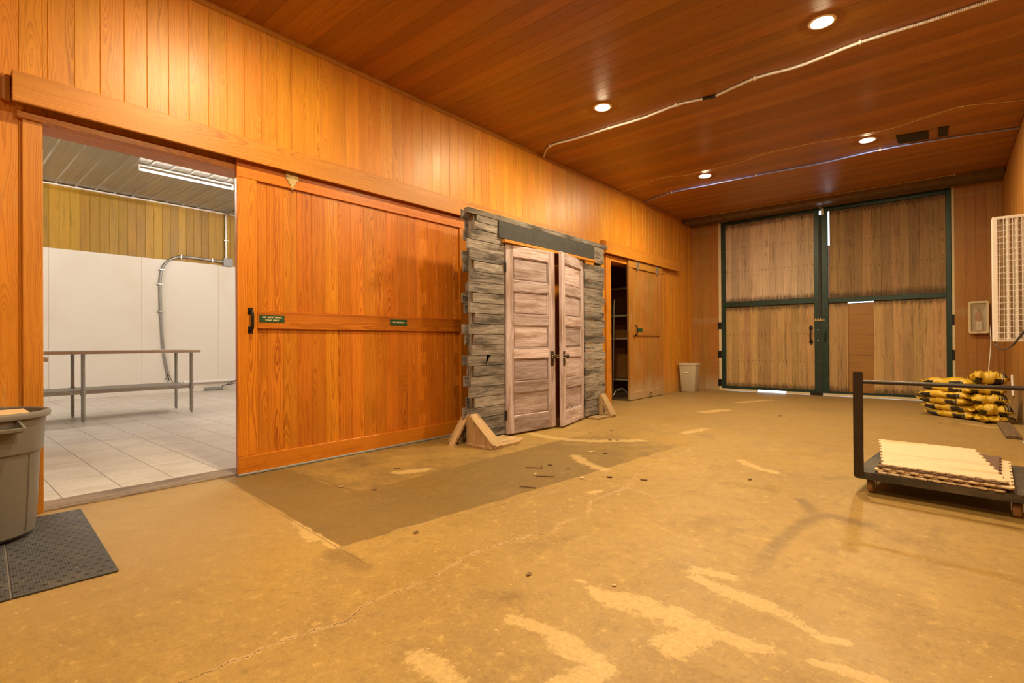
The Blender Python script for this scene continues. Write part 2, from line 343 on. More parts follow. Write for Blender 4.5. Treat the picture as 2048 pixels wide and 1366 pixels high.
def mk_concrete():
    g = G('stained_concrete'); oc = g.obj(); o = g.sep(oc)
    big = g.noise(oc, 0.55, 5.0, 0.6); mid = g.noise(oc, 2.2, 6.0, 0.65); fin = g.noise(oc, 55.0, 5.0, 0.7)
    sand = g.noise(oc, 230.0, 3.0, 0.6)
    col = g.mix(g.smooth(big, 0.32, 0.68), (0.266, 0.1644, 0.0443), (0.401, 0.2569, 0.06644))
    col = g.mix(g.smooth(mid, 0.42, 0.70, 0, 0.85), col, (0.2159, 0.1301, 0.03852))
    blotch = g.noise(g.xyz(g.mul(o[0], 1.5), g.mul(o[1], 0.9), 5.0), 3.2, 7.0, 0.72)
    col = g.mix(g.smooth(blotch, 0.53, 0.72, 0, 0.6), col, (0.1674, 0.103, 0.03106))
    col = g.mix(g.smooth(blotch, 0.46, 0.30, 0, 0.5), col, (0.4968, 0.3348, 0.09245))
    grit = g.noise(oc, 17.0, 6.0, 0.7)
    col = g.mix(g.smooth(grit, 0.46, 0.30, 0, 0.75), col, (0.54, 0.3708, 0.1109))
    col = g.mix(g.smooth(grit, 0.54, 0.70, 0, 0.75), col, (0.1728, 0.1081, 0.03328))
    scuff = g.noise(g.xyz(g.mul(o[0], 9.0), g.mul(o[1], 2.2), 0.0), 1.0, 5.0, 0.7)
    col = g.mix(g.smooth(scuff, 0.55, 0.75, 0, 0.5), col, (0.1542, 0.09246, 0.0337))
    col = g.mix(g.lin(fin, 0.3, 0.75, 0.0, 0.40), col, (0.5707, 0.3699, 0.106))
    col = g.mix(g.lin(sand, 0.35, 0.7, 0.0, 0.45), col, (0.1697, 0.1027, 0.03852))
    far_grey = g.mul(g.smooth(g.add(o[1], g.mul(g.sub(big, 0.5), 4.0)), 4.2, 8.5), 0.60)  # floor colour turns greyer towards the far doors
    col = g.mix(far_grey, col, (0.2589, 0.1712, 0.07222))
    spill_tint = g.mul(g.mul(g.smooth(g.add(o[0], g.mul(g.sub(big, 0.5), 1.2)), 2.3, 0.9), g.smooth(o[1], 2.2, 1.2)), 0.55)  # store room's white light spill, painted into the floor colour
    col = g.mix(spill_tint, col, (0.3745, 0.2495, 0.1066))
    slab = g.attr('slab').outputs['Fac']
    slab = g.smooth(g.add(slab, g.mul(g.sub(mid, 0.5), 0.9)), 0.30, 0.75)
    col = g.mix(g.mul(slab, 0.60), col, (0.08868, 0.0548, 0.01734))
    st = g.attr('stain').outputs['Fac']
    st = g.smooth(g.add(st, g.mul(g.sub(g.noise(oc, 14.0, 5.0, 0.7), 0.5), 0.9)), 0.30, 0.85)
    col = g.mix(g.mul(st, 0.42), col, (0.1002, 0.05822, 0.02167))
    pt = g.attr('patch').outputs['Fac']
    pe = g.noise(oc, 13.0, 8.0, 0.8)
    pt = g.smooth(g.add(pt, g.mul(g.sub(pe, 0.5), 2.1)), 0.46, 0.66)
    col = g.mix(g.mul(pt, g.lin(fin, 0.3, 0.7, 0.30, 0.65)), col, (0.6169, 0.4315, 0.1782))
    wob = g.sub(g.noise(oc, 20.0, 5.0, 0.7), 0.5)
    line, pale = 0.0, 0.0
    for nm in ('crack', 'crackb'):       # signed offsets from the crack lines
        cd = g.math('ABSOLUTE', g.add(g.attr(nm).outputs['Fac'], g.mul(wob, 0.075)))
        line = g.math('MAXIMUM', line, g.smooth(cd, 0.0015, 0.004, 1, 0)); pale = g.math('MAXIMUM', pale, g.smooth(cd, 0.004, 0.016, 1, 0))
    pale = g.mul(pale, g.smooth(g.noise(oc, 7.0, 3.0), 0.36, 0.56))
    col = g.mix(g.mul(pale, 0.8), col, (0.5089, 0.3425, 0.154))
    col = g.mix(g.mul(line, 0.75), col, (0.08482, 0.04795, 0.01926))
    jd, jp = 0.0, 0.0
    for nm, w_ in (('seam', 1.0), ('seamb', 1.0), ('seamc', 0.6), ('seamd', 0.45)):
        q = g.math('ABSOLUTE', g.add(g.attr(nm).outputs['Fac'], g.mul(wob, 0.008)))
        jd = g.math('MAXIMUM', jd, g.smooth(q, 0.0015, 0.004, w_, 0)); jp = g.math('MAXIMUM', jp, g.smooth(q, 0.004, 0.013, w_, 0))
    col = g.mix(g.mul(jp, g.smooth(g.noise(oc, 3.5, 3.0), 0.40, 0.60, 0, 0.65)), col, (0.4781, 0.3219, 0.1445))
    col = g.mix(g.mul(jd, 0.65), col, (0.07711, 0.04452, 0.01686))
    chips = g.noise(oc, 38.0, 1.0)
    col = g.mix(g.smooth(chips, 0.755, 0.775, 0, 0.8), col, (0.5552, 0.3836, 0.1734))
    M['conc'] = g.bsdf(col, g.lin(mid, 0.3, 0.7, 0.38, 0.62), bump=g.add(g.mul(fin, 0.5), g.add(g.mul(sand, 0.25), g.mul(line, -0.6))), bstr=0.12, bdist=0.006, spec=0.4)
mk_concrete()
def mk_metalceil():
    g = G('dull_white_steel_sheet'); o = g.obj(); n = g.noise(o, 3.0, 5.0, 0.6)
    M['sheet'] = g.bsdf(g.mix(n, (0.42, 0.405, 0.365), (0.35, 0.335, 0.295)), 0.26, 0.25)
mk_metalceil()

# ================================================================== mesh building
def frame_of(o):
    """world placement of the thing an object belongs to"""
    while o is not None and o.parent is not None: o = o.parent
    return o

class MB:
    def __init__(s): s.v, s.f, s.uv, s.r, s.mi, s.sm = [], [], [], [], [], []
    def face(s, idx, uvs, r, mi=0, smooth=False):
        s.f.append(idx); s.uv.append(uvs); s.r.append(r); s.mi.append(mi); s.sm.append(smooth)
    def box(s, x0, x1, y0, y1, z0, z1, g=None, c=0.0, mi=0, T=None, r=None):
        lo = (min(x0, x1), min(y0, y1), min(z0, z1)); hi = (max(x0, x1), max(y0, y1), max(z0, z1))
        ext = [hi[i] - lo[i] for i in range(3)]
        if g is None: g = ext.index(max(ext))
        else: g = 'xyz'.index(g)
        r = random.random() if r is None else r
        ctr = [(hi[i] + lo[i]) / 2 for i in range(3)]
        c = min(c, min(ext) * 0.45)
        def uvof(p, n):
            if n == g:
                a, b = [i for i in range(3) if i != n]
                return (p[a] - ctr[a], p[b] - ctr[b])
            a = [i for i in range(3) if i != n and i != g][0]
            return (p[a] - ctr[a], p[g])
        base = len(s.v)
        if c <= 0:
            P = [(x, y, z) for x in (lo[0], hi[0]) for y in (lo[1], hi[1]) for z in (lo[2], hi[2])]
            for p in P: s.v.append(T @ Vector(p) if T else Vector(p))
            for q, n in (((0, 1, 3, 2), 0), ((4, 6, 7, 5), 0), ((0, 4, 5, 1), 1), ((2, 3, 7, 6), 1), ((0, 2, 6, 4), 2), ((1, 5, 7, 3), 2)):
                s.face([base + i for i in q], [uvof(P[i], n) for i in q], r, mi)
            return
        P = []; key = {}
        for cx in (0, 1):
            for cyy in (0, 1):
                for cz in (0, 1):
                    cc = (cx, cyy, cz)
                    for n in range(3):
                        p = [0, 0, 0]
                        for i in range(3):
                            e = hi[i] if cc[i] else lo[i]
                            if i != n: e += -c if cc[i] else c
                            p[i] = e
                        key[(cc, n)] = len(P); P.append(tuple(p))
        for p in P: s.v.append(T @ Vector(p) if T else Vector(p))
        def quad(ids, n):
            a, b, d = (Vector(P[i]) for i in ids[:3])
            nn = (b - a).cross(d - a); m = sum((Vector(P[i]) for i in ids), Vector()) / len(ids) - Vector(ctr)
            if nn.dot(m) < 0: ids = ids[::-1]
            s.face([base + i for i in ids], [uvof(P[i], n) for i in ids], r, mi)
        for n in range(3):
            a, b = [i for i in range(3) if i != n]
            for sd in (0, 1):
                ids = []
                for (p_, q_) in ((0, 0), (1, 0), (1, 1), (0, 1)):
                    cc = [0, 0, 0]; cc[n] = sd; cc[a] = p_; cc[b] = q_
                    ids.append(key[(tuple(cc), n)])
                quad(ids, n)
            for p_ in (0, 1):
                for q_ in (0, 1):
                    c0 = [0, 0, 0]; c1 = [0, 0, 0]
                    c0[a] = c1[a] = p_; c0[b] = c1[b] = q_; c0[n] = 0; c1[n] = 1
                    quad([key[(tuple(c0), a)], key[(tuple(c1), a)], key[(tuple(c1), b)], key[(tuple(c0), b)]], a if a != g else b)
        for cx in (0, 1):
            for cyy in (0, 1):
                for cz in (0, 1):
                    quad([key[((cx, cyy, cz), n)] for n in range(3)], 2 if g != 2 else 1)
    def prism(s, poly, axis, a0, a1, g=None, mi=0, T=None, r=None):
        """extrude a 2-D outline (in the two other axes, in xyz order) from a0 to a1"""
        ax = 'xyz'.index(axis); oth = [i for i in range(3) if i != ax]
        r = random.random() if r is None else r
        area = sum(poly[i][0] * poly[(i + 1) % len(poly)][1] - poly[(i + 1) % len(poly)][0] * poly[i][1] for i in range(len(poly)))
        if (area < 0) != (ax == 1): poly = poly[::-1]
        n = len(poly); base = len(s.v)
        def P(q, a):
            p = [0, 0, 0]; p[oth[0]], p[oth[1]], p[ax] = q[0], q[1], a; return Vector(p)
        for a in (a0, a1):
            for q in poly: s.v.append(T @ P(q, a) if T else P(q, a))
        cu = sum(q[0] for q in poly) / n; cv = sum(q[1] for q in poly) / n
        sw = g is not None and 'xyz'.index(g) == oth[0]
        uvq = [((q[1] - cv, q[0]) if sw else (q[0] - cu, q[1])) for q in poly]
        lo, hi = (a0, a1)
        f0 = list(range(n))[::-1]; f1 = list(range(n, 2 * n))
        if a1 < a0: f0, f1 = f0[::-1], f1[::-1]
        s.face([base + i for i in f0], [uvq[i] for i in f0], r, mi)
        s.face([base + i for i in f1], [uvq[i - n] for i in f1], r, mi)
        d = 0.0
        for i in range(n):
            j = (i + 1) % n
            L = math.hypot(poly[j][0] - poly[i][0], poly[j][1] - poly[i][1])
            ids = [i, j, j + n, i + n]
            if a1 < a0: ids = ids[::-1]
            uu = {i: (a0, d), j: (a0, d + L), j + n: (a1, d + L), i + n: (a1, d)}
            s.face([base + k for k in ids], [(uu[k][0] - (a0 + a1) / 2, uu[k][1]) for k in ids], r, mi)
            d += L
    def tube(s, pts, rad, n=12, mi=0, caps=True, closed=False, r=None, smooth=True):
        pts = [Vector(p) for p in pts]; m = len(pts)
        rads = rad if isinstance(rad, (list, tuple)) else [rad] * m
        r = random.random() if r is None else r
        base = len(s.v); ups = None; L = 0.0; Ls = []
        for i, p in enumerate(pts):
            if closed: t = pts[(i + 1) % m] - pts[i - 1]
            else: t = pts[min(i + 1, m - 1)] - pts[max(i - 1, 0)]
            t.normalize()
            if ups is None:
                ups = Vector((0, 0, 1)) if abs(t.z) < 0.9 else Vector((1, 0, 0))
            ups = (ups - t * ups.dot(t)).normalized(); sd = t.cross(ups)
            if i: L += (pts[i] - pts[i - 1]).length
            Ls.append(L)
            for k in range(n):
                a = 2 * math.pi * k / n
                s.v.append(p + (ups * math.cos(a) + sd * math.sin(a)) * rads[i])
        for i in range(m if closed else m - 1):
            j = (i + 1) % m
            for k in range(n):
                k2 = (k + 1) % n
                c = 2 * math.pi * rads[i] / n
                s.face([base + i * n + k, base + i * n + k2, base + j * n + k2, base + j * n + k],
                       [(k * c, Ls[i]), ((k + 1) * c, Ls[i]), ((k + 1) * c, Ls[j] if j else L), (k * c, Ls[j] if j else L)], r, mi, smooth)
        if caps and not closed:
            for i, rev in ((0, True), (m - 1, False)):
                ids = [base + i * n + k for k in range(n)]
                if rev: ids = ids[::-1]
                s.face(ids, [(math.cos(6.283 * k / n) * rads[i], math.sin(6.283 * k / n) * rads[i]) for k in range(n)], r, mi)
    def cyl(s, p0, p1, rad, n=20, mi=0, r=None, r2=None):
        s.tube([p0, p1], [rad, rad if r2 is None else r2], n, mi, True, False, r)
    def lathe(s, prof, ctr, n=40, mi=0, a0=0.0, a1=2 * math.pi, sx=1.0, sy=1.0, r=None, T=None):
        """revolve (radius, z) pairs about a vertical axis"""
        r = random.random() if r is None else r
        full = abs(a1 - a0 - 2 * math.pi) < 1e-6
        nn = n if full else n + 1; base = len(s.v); Ls = [0.0]
        for i in range(1, len(prof)): Ls.append(Ls[-1] + math.hypot(prof[i][0] - prof[i - 1][0], prof[i][1] - prof[i - 1][1]))
        for (R, z) in prof:
            for k in range(nn):
                a = a0 + (a1 - a0) * k / n
                p = Vector((ctr[0] + R * math.cos(a) * sx, ctr[1] + R * math.sin(a) * sy, ctr[2] + z))
                s.v.append(T @ p if T else p)
        for i in range(len(prof) - 1):
            for k in range(n):
                k2 = (k + 1) % nn
                s.face([base + i * nn + k, base + i * nn + k2, base + (i + 1) * nn + k2, base + (i + 1) * nn + k],
                       [(k / n, Ls[i]), ((k + 1) / n, Ls[i]), ((k + 1) / n, Ls[i + 1]), (k / n, Ls[i + 1])], r, mi, True)
    def disc(s, ctr, R, n=32, down=False, mi=0):
        base = len(s.v); ids = []
        for k in range(n):
            a = 2 * math.pi * k / n; s.v.append(Vector((ctr[0] + R * math.cos(a), ctr[1] + R * math.sin(a), ctr[2]))); ids.append(base + k)
        if down: ids = ids[::-1]
        s.face(ids, [(0, 0)] * n, 0.5, mi)
    def flip(s):
        s.f = [f[::-1] for f in s.f]; s.uv = [q[::-1] for q in s.uv]; return s
    def build(s, name, mats, parent=None, angle=40.0):
        me = bpy.data.meshes.new(name)
        root = frame_of(parent)
        V = s.v
        if root is not None:
            inv = (Matrix.Translation(root.location) @ root.rotation_euler.to_matrix().to_4x4()).inverted()
            V = [inv @ p for p in V]
        me.from_pydata([tuple(p) for p in V], [], s.f)
        if not isinstance(mats, (list, tuple)): mats = [mats]
        for m in mats: me.materials.append(M[m] if isinstance(m, str) else m)
        uvl = me.uv_layers.new(name='UV')
        flat = [c for uvs in s.uv for q in uvs for c in q]
        uvl.data.foreach_set('uv', flat)
        a = me.attributes.new('rnd', 'FLOAT', 'FACE'); a.data.foreach_set('value', s.r)
        me.polygons.foreach_set('material_index', s.mi)
        me.polygons.foreach_set('use_smooth', s.sm)
        me.update()
        if any(s.sm): me.set_sharp_from_angle(angle=math.radians(angle))
        o = bpy.data.objects.new(name, me); COL.objects.link(o)
        if parent is not None: o.parent = parent
        return o

def tag(o, label, cat, group=None, kind=None):
    o['label'] = label; o['category'] = cat
    if group: o['group'] = group
    if kind: o['kind'] = kind
    return o
def thing(name, label, cat, loc=(0, 0, 0), rotz=0.0, group=None):
    o = bpy.data.objects.new(name, None); COL.objects.link(o)
    o.empty_display_size = 0.1
    o.location = loc; o.rotation_euler = (0, 0, rotz)
    return tag(o, label, cat, group)
def struct(mb, name, mats, label, cat, **k):
    return tag(mb.build(name, mats, **k), label, cat, kind='structure')
def one_box(name, mats, parent, *b, **k):
    m = MB(); m.box(*b, **k); return m.build(name, mats, parent)
def copy_tree(o, parent=None):
    c = o.copy(); COL.objects.link(c); c.parent = parent
    for ch in o.children: copy_tree(ch, c)
    return c
def spline(pts, k=8):
    """Catmull-Rom through the points"""
    P = [Vector(p) for p in pts]; P = [P[0] * 2 - P[1]] + P + [P[-1] * 2 - P[-2]]; out = []
    for i in range(1, len(P) - 2):
        for j in range(k):
            t = j / k; a, b, c, d = P[i - 1:i + 3]
            out.append(0.5 * (2 * b + (c - a) * t + (2 * a - 5 * b + 4 * c - d) * t * t + (3 * b - a - 3 * c + d) * t ** 3))
    out.append(P[-2]); return out

# ================================================================== THE SETTING
# ---- hall floor: fine grid carrying the distance fields of its patches, stains, cracks and joints
def build_floor():
    step = 0.03
    xs = np.arange(-0.24, WX + 0.09, step); ys = np.arange(YB - 0.05, D + 0.15, step)
    X, Y = np.meshgrid(xs, ys, indexing='ij'); P = np.stack([X.ravel(), Y.ravel()], 1)
    def segd(pts):
        best = np.full(len(P), 9.0); pts = np.array(pts, float)
        for a, b in zip(pts[:-1], pts[1:]):
            d = b - a; t = np.clip(((P - a) @ d) / (d @ d + 1e-9), 0, 1)
            best = np.minimum(best, np.linalg.norm(P - (a + t[:, None] * d), axis=1))
        return best
    patch = np.zeros(len(P)); stain = np.zeros(len(P))
    def blob(arr, pts, w, k=1.0):
        np.maximum(arr, k * np.clip(1 - segd(pts) / (2 * w), 0, 1), out=arr)
    for pts, w in (([(3.09, 1.47), (3.24, 1.49), (3.34, 1.47)], .035), ([(3.30, 1.47), (3.45, 1.45), (3.50, 1.43), (3.48, 1.34), (3.46, 1.22)], .06),
                   ([(3.11, 1.9), (3.23, 1.86)], .016), ([(3.27, 1.85), (3.42, 1.88), (3.55, 1.88)], .075), ([(3.55, 1.87), (3.65, 1.88), (3.74, 1.86), (3.86, 1.87)], .05), ([(3.63, 1.70), (3.68, 1.86)], .075),
                   ([(3.5, 2.24), (3.59, 2.22)], .035), ([(3.62, 2.21), (3.73, 2.20), (3.84, 2.17)], .055), ([(3.47, 2.33), (3.62, 2.36)], .04),
                   ([(3.0, 1.09), (3.08, 1.09), (3.18, 1.08)], .05), ([(3.87, 2.17), (3.95, 2.12), (4.01, 2.08), (4.08, 2.1)], .03), ([(4.02, 1.9), (4.2, 1.93)], .03), ([(4.05, 1.72), (4.3, 1.74)], .03),
                   ([(0.63, 4.64), (1.01, 4.57), (1.26, 4.59), (1.45, 4.66), (1.87, 5.02)], .07), ([(1.61, 7.68), (1.77, 8.09)], .10), ([(2.06, 5.76), (2.14, 6.18)], .06), ([(2.96, 4.74), (3.19, 4.51), (3.31, 4.46)], .045),
                   ([(1.73, 3.97), (1.94, 3.8), (2.21, 3.68)], .055), ([(1.42, 1.445), (1.78, 1.42), (1.94, 1.40)], .025), ([(1.60, 1.41), (1.76, 1.385)], .035), ([(1.65, 9.25), (1.96, 9.96)], .09), ([(2.45, 3.06), (2.49, 3.14)], .03),
                   ([(0.95, 2.55), (1.05, 2.75)], .06), ([(4.55, 8.55), (4.8, 8.4)], .06)):
        blob(patch, pts, w)
    for pts, w in (([(3.62, 3.81), (3.76, 3.5)], .04), ([(3.76, 3.5), (3.83, 3.57), (3.94, 3.54), (4.0, 3.52)], .055), ([(3.76, 3.5), (3.71, 3.2), (3.69, 2.97), (3.68, 2.68)], .045), ([(3.66, 2.66), (3.70, 2.48)], .10),
                   ([(3.1, 3.9), (3.4, 3.95)], .08), ([(3.64, 4.5), (3.75, 4.6)], .08), ([(2.72, 2.05), (2.8, 2.3)], .10), ([(2.9, 1.55), (3.0, 1.62)], .12), ([(3.45, 1.02), (3.6, 1.05)], .12), ([(4.45, 8.6), (4.65, 8.5)], .10), ([(2.0, 1.36), (2.25, 1.36)], .06)):
        blob(stain, pts, w, 0.62 if w >= .08 else 1.0)
    slab = np.clip(np.minimum(np.minimum((1.98 + (Y.ravel() - 1.41) * 0.10) - X.ravel(), Y.ravel() - (1.55 - X.ravel() * 0.07)) / 0.03, 1), 0, 1)
    fadey = np.clip(1 - (Y.ravel() - 3.0) / 3.0, 0, 1); slab *= (0.25 + 0.75 * fadey)
    slab *= np.where((X.ravel() < 1.2) & (Y.ravel() > 2.02), 0.55, 1.0)
    px_, py_ = X.ravel(), Y.ravel()
    def graph(t, v, pts):      # signed offset from a line given as a graph v(t)
        tt, vv = zip(*pts); d = v - np.interp(t, tt, vv)
        over = np.maximum(np.maximum(tt[0] - t, t - tt[-1]), 0)
        return np.where(over > 0, np.abs(d) + over + .03, d)
    c1 = graph(py_, px_, [(.2, 2.5), (.58, 2.54), (.7, 2.55), (.86, 2.56), (1.05, 2.62), (1.2, 2.56), (1.34, 2.58), (1.51, 2.59), (1.77, 2.55), (2.05, 2.58), (2.29, 2.69), (2.43, 2.64), (2.66, 2.69), (2.89, 2.56), (3.33, 2.59), (4.04, 2.41), (5.2, 2.45)])
    c2 = graph(px_, py_, [(1.96, 3.39), (2.25, 3.36), (2.59, 3.33), (2.86, 3.28)])
    j1 = graph(px_, py_, [(0.0, 1.55), (1.98, 1.41), (2.28, 1.39)])
    j2 = graph(py_, px_, [(1.41, 1.98), (1.78, 1.99), (2.09, 2.07), (2.89, 2.24), (3.52, 2.26), (5.0, 2.3)])
    j3 = graph(px_, py_, [(0.0, 2.04), (1.23, 1.99)])
    j4 = graph(px_, py_, [(2.9, 3.10), (3.58, 3.07), (4.08, 3.08), (5.1, 3.03)])
    nx, ny = X.shape
    idx = np.arange(nx * ny).reshape(nx, ny)
    q = np.stack([idx[:-1, :-1], idx[1:, :-1], idx[1:, 1:], idx[:-1, 1:]], -1).reshape(-1, 4)
    me = bpy.data.meshes.new('floor')
    me.from_pydata(np.column_stack([P, np.zeros(len(P))]).tolist(), [], q.tolist())
    for nm, arr in (('patch', patch), ('stain', stain), ('slab', slab), ('crack', c1), ('crackb', c2), ('seam', j1), ('seamb', j2), ('seamc', j3), ('seamd', j4)):
        a = me.attributes.new(nm, 'FLOAT', 'POINT'); a.data.foreach_set('value', arr.astype(np.float32))
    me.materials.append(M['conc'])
    o = bpy.data.objects.new('floor', me); COL.objects.link(o)
    tag(o, 'stained yellowish concrete floor of the hall', 'floor', kind='structure')
build_floor()
m = MB(); m.box(XB - .2, -0.25, YB0 - .2, YB1 + .2, -0.1, 0.0)
struct(m, 'floor_tiled', 'tile', 'pale grey streaked tile floor of the store room', 'floor')

# ---- wall_left: tongue and groove boards with two openings
BW = 0.1335
OA = (0.52, 2.95, 2.461); OB = (7.69, 9.3, 2.45)     # openings: y0, y1, top
def board_wall_x(x0, x1, ya, yb, openings, H0=0.0, H1=H, bw=BW, start=0.0):
    mb = MB(); edges = sorted({ya, yb, *[e for o in openings for e in o[:2]], *[start + i * bw for i in range(-200, 400) if ya < start + i * bw < yb]})
    ed = [edges[0]]
    for e in edges[1:]:
        if e - ed[-1] > 0.004: ed.append(e)
    for a, b in zip(ed[:-1], ed[1:]):
        z0 = H0; mid = (a + b) / 2
        for o in openings:
            if o[0] < mid < o[1]: z0 = o[2]
        mb.box(x0, x1, a, b, z0, H1, g='z', c=0.0035)
    return mb
mb = board_wall_x(-0.03, 0.0, YB, D + .05, (OA, OB), start=0.678 - BW)
struct(mb, 'wall_left', 'wall', 'long stained pine board wall with sliding doors', 'wall')
mb = MB()      # the wall's core with its two openings
for a, b, z in ((YB, OA[0], 0), (OA[0], OA[1], OA[2]), (OA[1], OB[0], 0), (OB[0], OB[1], OB[2]), (OB[1], D + .2, 0)):
    mb.box(-0.22, -0.03, a, b, z, HB + .1, g='z')
struct(mb, 'wall_left_core', 'trim', 'jambs and core of the pine board wall', 'wall')
# end wall beside and above the barn doors
mb = MB()
y = 0.0
def boards_y(mb, xa, xb, z0, z1, yf, bw=BW, th=0.02):
    x = xa
    while x < xb - 0.004:
        e = min(x + bw, xb)
        if xb - e < 0.03: e = xb
        mb.box(x, e, yf, yf + th, z0, z1, g='z', c=0.003); x = e
boards_y(mb, 0.0, 0.60, 0, H, D); boards_y(mb, 4.495, WX, 0, H, D); boards_y(mb, 0.60, 4.495, 3.67, H, D)
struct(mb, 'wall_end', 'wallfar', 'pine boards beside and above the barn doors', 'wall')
mb = MB(); mb.box(-.2, .62, D + .02, D + .2, 0, H + .2); mb.box(4.475, WX + .2, D + .02, D + .2, 0, H + .2); mb.box(.62, 4.475, D + .02, D + .2, 3.67, H + .2)
struct(mb, 'wall_end_core', 'trim', 'core of the end wall around the barn doors', 'wall')
mb = board_wall_x(WX, WX + .03, YB, D + .05, (), bw=0.30)
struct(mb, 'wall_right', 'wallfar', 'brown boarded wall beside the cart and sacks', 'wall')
mb = MB(); mb.box(WX + .03, WX + .2, YB, D + .2, 0, H + .2)
struct(mb, 'wall_right_core', 'trim', 'core of the brown boarded wall', 'wall')
mb = MB(); boards_y(mb, 0, WX, 0, H, YB - .02); mb.box(-.2, WX + .2, YB - .2, YB - .02, 0, H + .2)
struct(mb, 'wall_back', 'wall', 'pine board wall behind the viewer', 'wall')
# ceiling boards run across the hall
mb = MB(); y = YB
while y < D + .02:
    mb.box(0.0, WX, y, y + BW, H, H + 0.02, g='x', c=0.003); y += BW
struct(mb, 'ceiling', 'ceil', 'dark stained board ceiling', 'ceiling')
mb = MB(); mb.box(-.2, WX + .2, YB - .2, D + .2, H + .02, H + .2)
struct(mb, 'ceiling_core', 'dark', 'core of the board ceiling', 'ceiling')
mb = MB(); mb.prism([(0.0, H), (0.0, H - .035), (.008, H - .035), (.028, H - .012), (.028, H)], 'y', YB, D)
struct(mb, 'trim_1', 'ceil', 'thin moulding along the ceiling edge of the pine wall', 'trim')
# door casings, sliding-door fascias, sills
mb = MB(); mb.box(0.0, .022, .425, .52, 0, 2.461, c=.003)
struct(mb, 'trim_2', 'trim', 'upright casing beside the store room opening', 'trim')
mb = MB(); mb.box(0.0, .035, .40, 4.4, 2.461, 2.505, c=.003); 
struct(mb, 'trim_3', 'trim', 'head casing over the store room opening', 'trim')
mb = MB(); mb.box(.095, .12, .373, 6.62, 2.528, 2.712, g='y', c=.003)
mb.box(0.0, .095, .373, 6.62, 2.690, 2.712, g='y'); mb.box(0.0, .05, .33, .373, 2.545, 2.70, g='z', c=.004); mb.box(0.0, .095, 6.60, 6.62, 2.55, 2.69, g='z')
struct(mb, 'trim_4', 'trim', 'long fascia board hiding the large sliding door track', 'trim')
mb = MB(); mb.box(0.02, .075, .39, 6.5, 2.56, 2.66, g='y')
struct(mb, 'trim_5', 'beam', 'steel track behind the long fascia', 'trim')
mb = MB(); mb.box(.075, .10, 7.42, 10.52, 2.545, 2.745, g='y', c=.003); mb.box(0.0, .075, 7.42, 10.52, 2.72, 2.745, g='y'); mb.box(0.0, .075, 7.40, 7.42, 2.53, 2.76, g='z', c=.002)
struct(mb, 'trim_6', 'trim', 'shorter fascia board hiding the small sliding door track', 'trim')
mb = MB(); mb.box(0.0, .03, 7.53, 7.69, 0, 2.53, c=.003)
struct(mb, 'trim_7', 'trim', 'upright casing beside the closet opening', 'trim')
mb = MB(); mb.box(0.0, .025, 7.69, 9.9, 2.45, 2.545, g='y', c=.003)
struct(mb, 'trim_8', 'trim', 'head casing over the closet opening', 'trim')
mb = MB(); mb.box(-.25, .004, .52, 2.95, -.05, .012, g='y', c=.003)
struct(mb, 'trim_9', 'sill', 'worn wooden sill across the store room opening', 'trim')

# ---- store room shell
mb = MB(); bw = 0.155; y = YB0
while y < YB1:
    mb.box(XB - .02, XB, y, min(y + bw, YB1), 2.95, HB, g='z', c=.006); y += bw
mb.box(XB - .2, XB - .02, YB0 - .2, YB1 + .2, 0, HB + .2)
struct(mb, 'wall_storeroom_far', 'store', 'yellowed board wall above the white panels in the store room', 'wall')
mb = MB(); ys_ = [YB0, .14, 1.648, 3.133, 4.639, YB1]
for a, b in zip(ys_[:-1], ys_[1:]): mb.box(XB, XB + .012, a + .0015, b - .0015, 0.0, 2.952, c=.002)
struct(mb, 'wall_storeroom_panels', 'frp', 'white pebbled wall panels in the store room', 'wall')
mb = MB(); mb.box(XB - .2, -.22, YB0 - .2, YB0, 0, HB + .2); mb.box(XB - .2, -.22, YB1, YB1 + .2, 0, HB + .2)
struct(mb, 'wall_storeroom_sides', 'frp', 'white side walls of the store room', 'wall')
mb = MB(); y = YB0
while y < YB1 + .01:
    mb.box(XB, -.22, y, y + .3048, HB, HB + .02, g='x')
    mb.prism([(y - .028, HB), (y - .014, HB - .022), (y + .014, HB - .022), (y + .028, HB)], 'x', XB, -.22)
    for k in (.10, .20): mb.prism([(y + k - .010, HB), (y + k - .005, HB - .005), (y + k + .005, HB - .005), (y + k + .010, HB)], 'x', XB, -.22)
    y += .3048
mb.box(XB - .2, -.03, YB0 - .2, YB1 + .2, HB + .02, HB + .15)
struct(mb, 'ceiling_storeroom', 'sheet', 'ribbed steel sheet ceiling of the store room', 'ceiling')
mb = MB(); mb.box(XB, XB + .03, YB0, YB1, HB - .05, HB - .022, c=.004)
struct(mb, 'trim_10', 'white', 'thin white strip at the top of the store room wall', 'trim')

# ---- closet shell
mb = MB(); mb.box(-1.75, -1.6, 7.2, 10.2, 0, 2.7, g='z'); mb.box(-1.6, -.22, 7.2, 7.35, 0, 2.7, g='z'); mb.box(-1.6, -.22, 10.0, 10.15, 0, 2.7, g='z'); mb.box(-1.75, -.22, 7.2, 10.15, 2.7, 2.8)
struct(mb, 'wall_closet', 'dark', 'dark wooden walls inside the closet', 'wall')
mb = MB(); mb.box(-1.75, -.24, 7.2, 10.15, -.1, 0.0)
struct(mb, 'floor_closet', 'plank', 'dim floor inside the closet', 'floor')

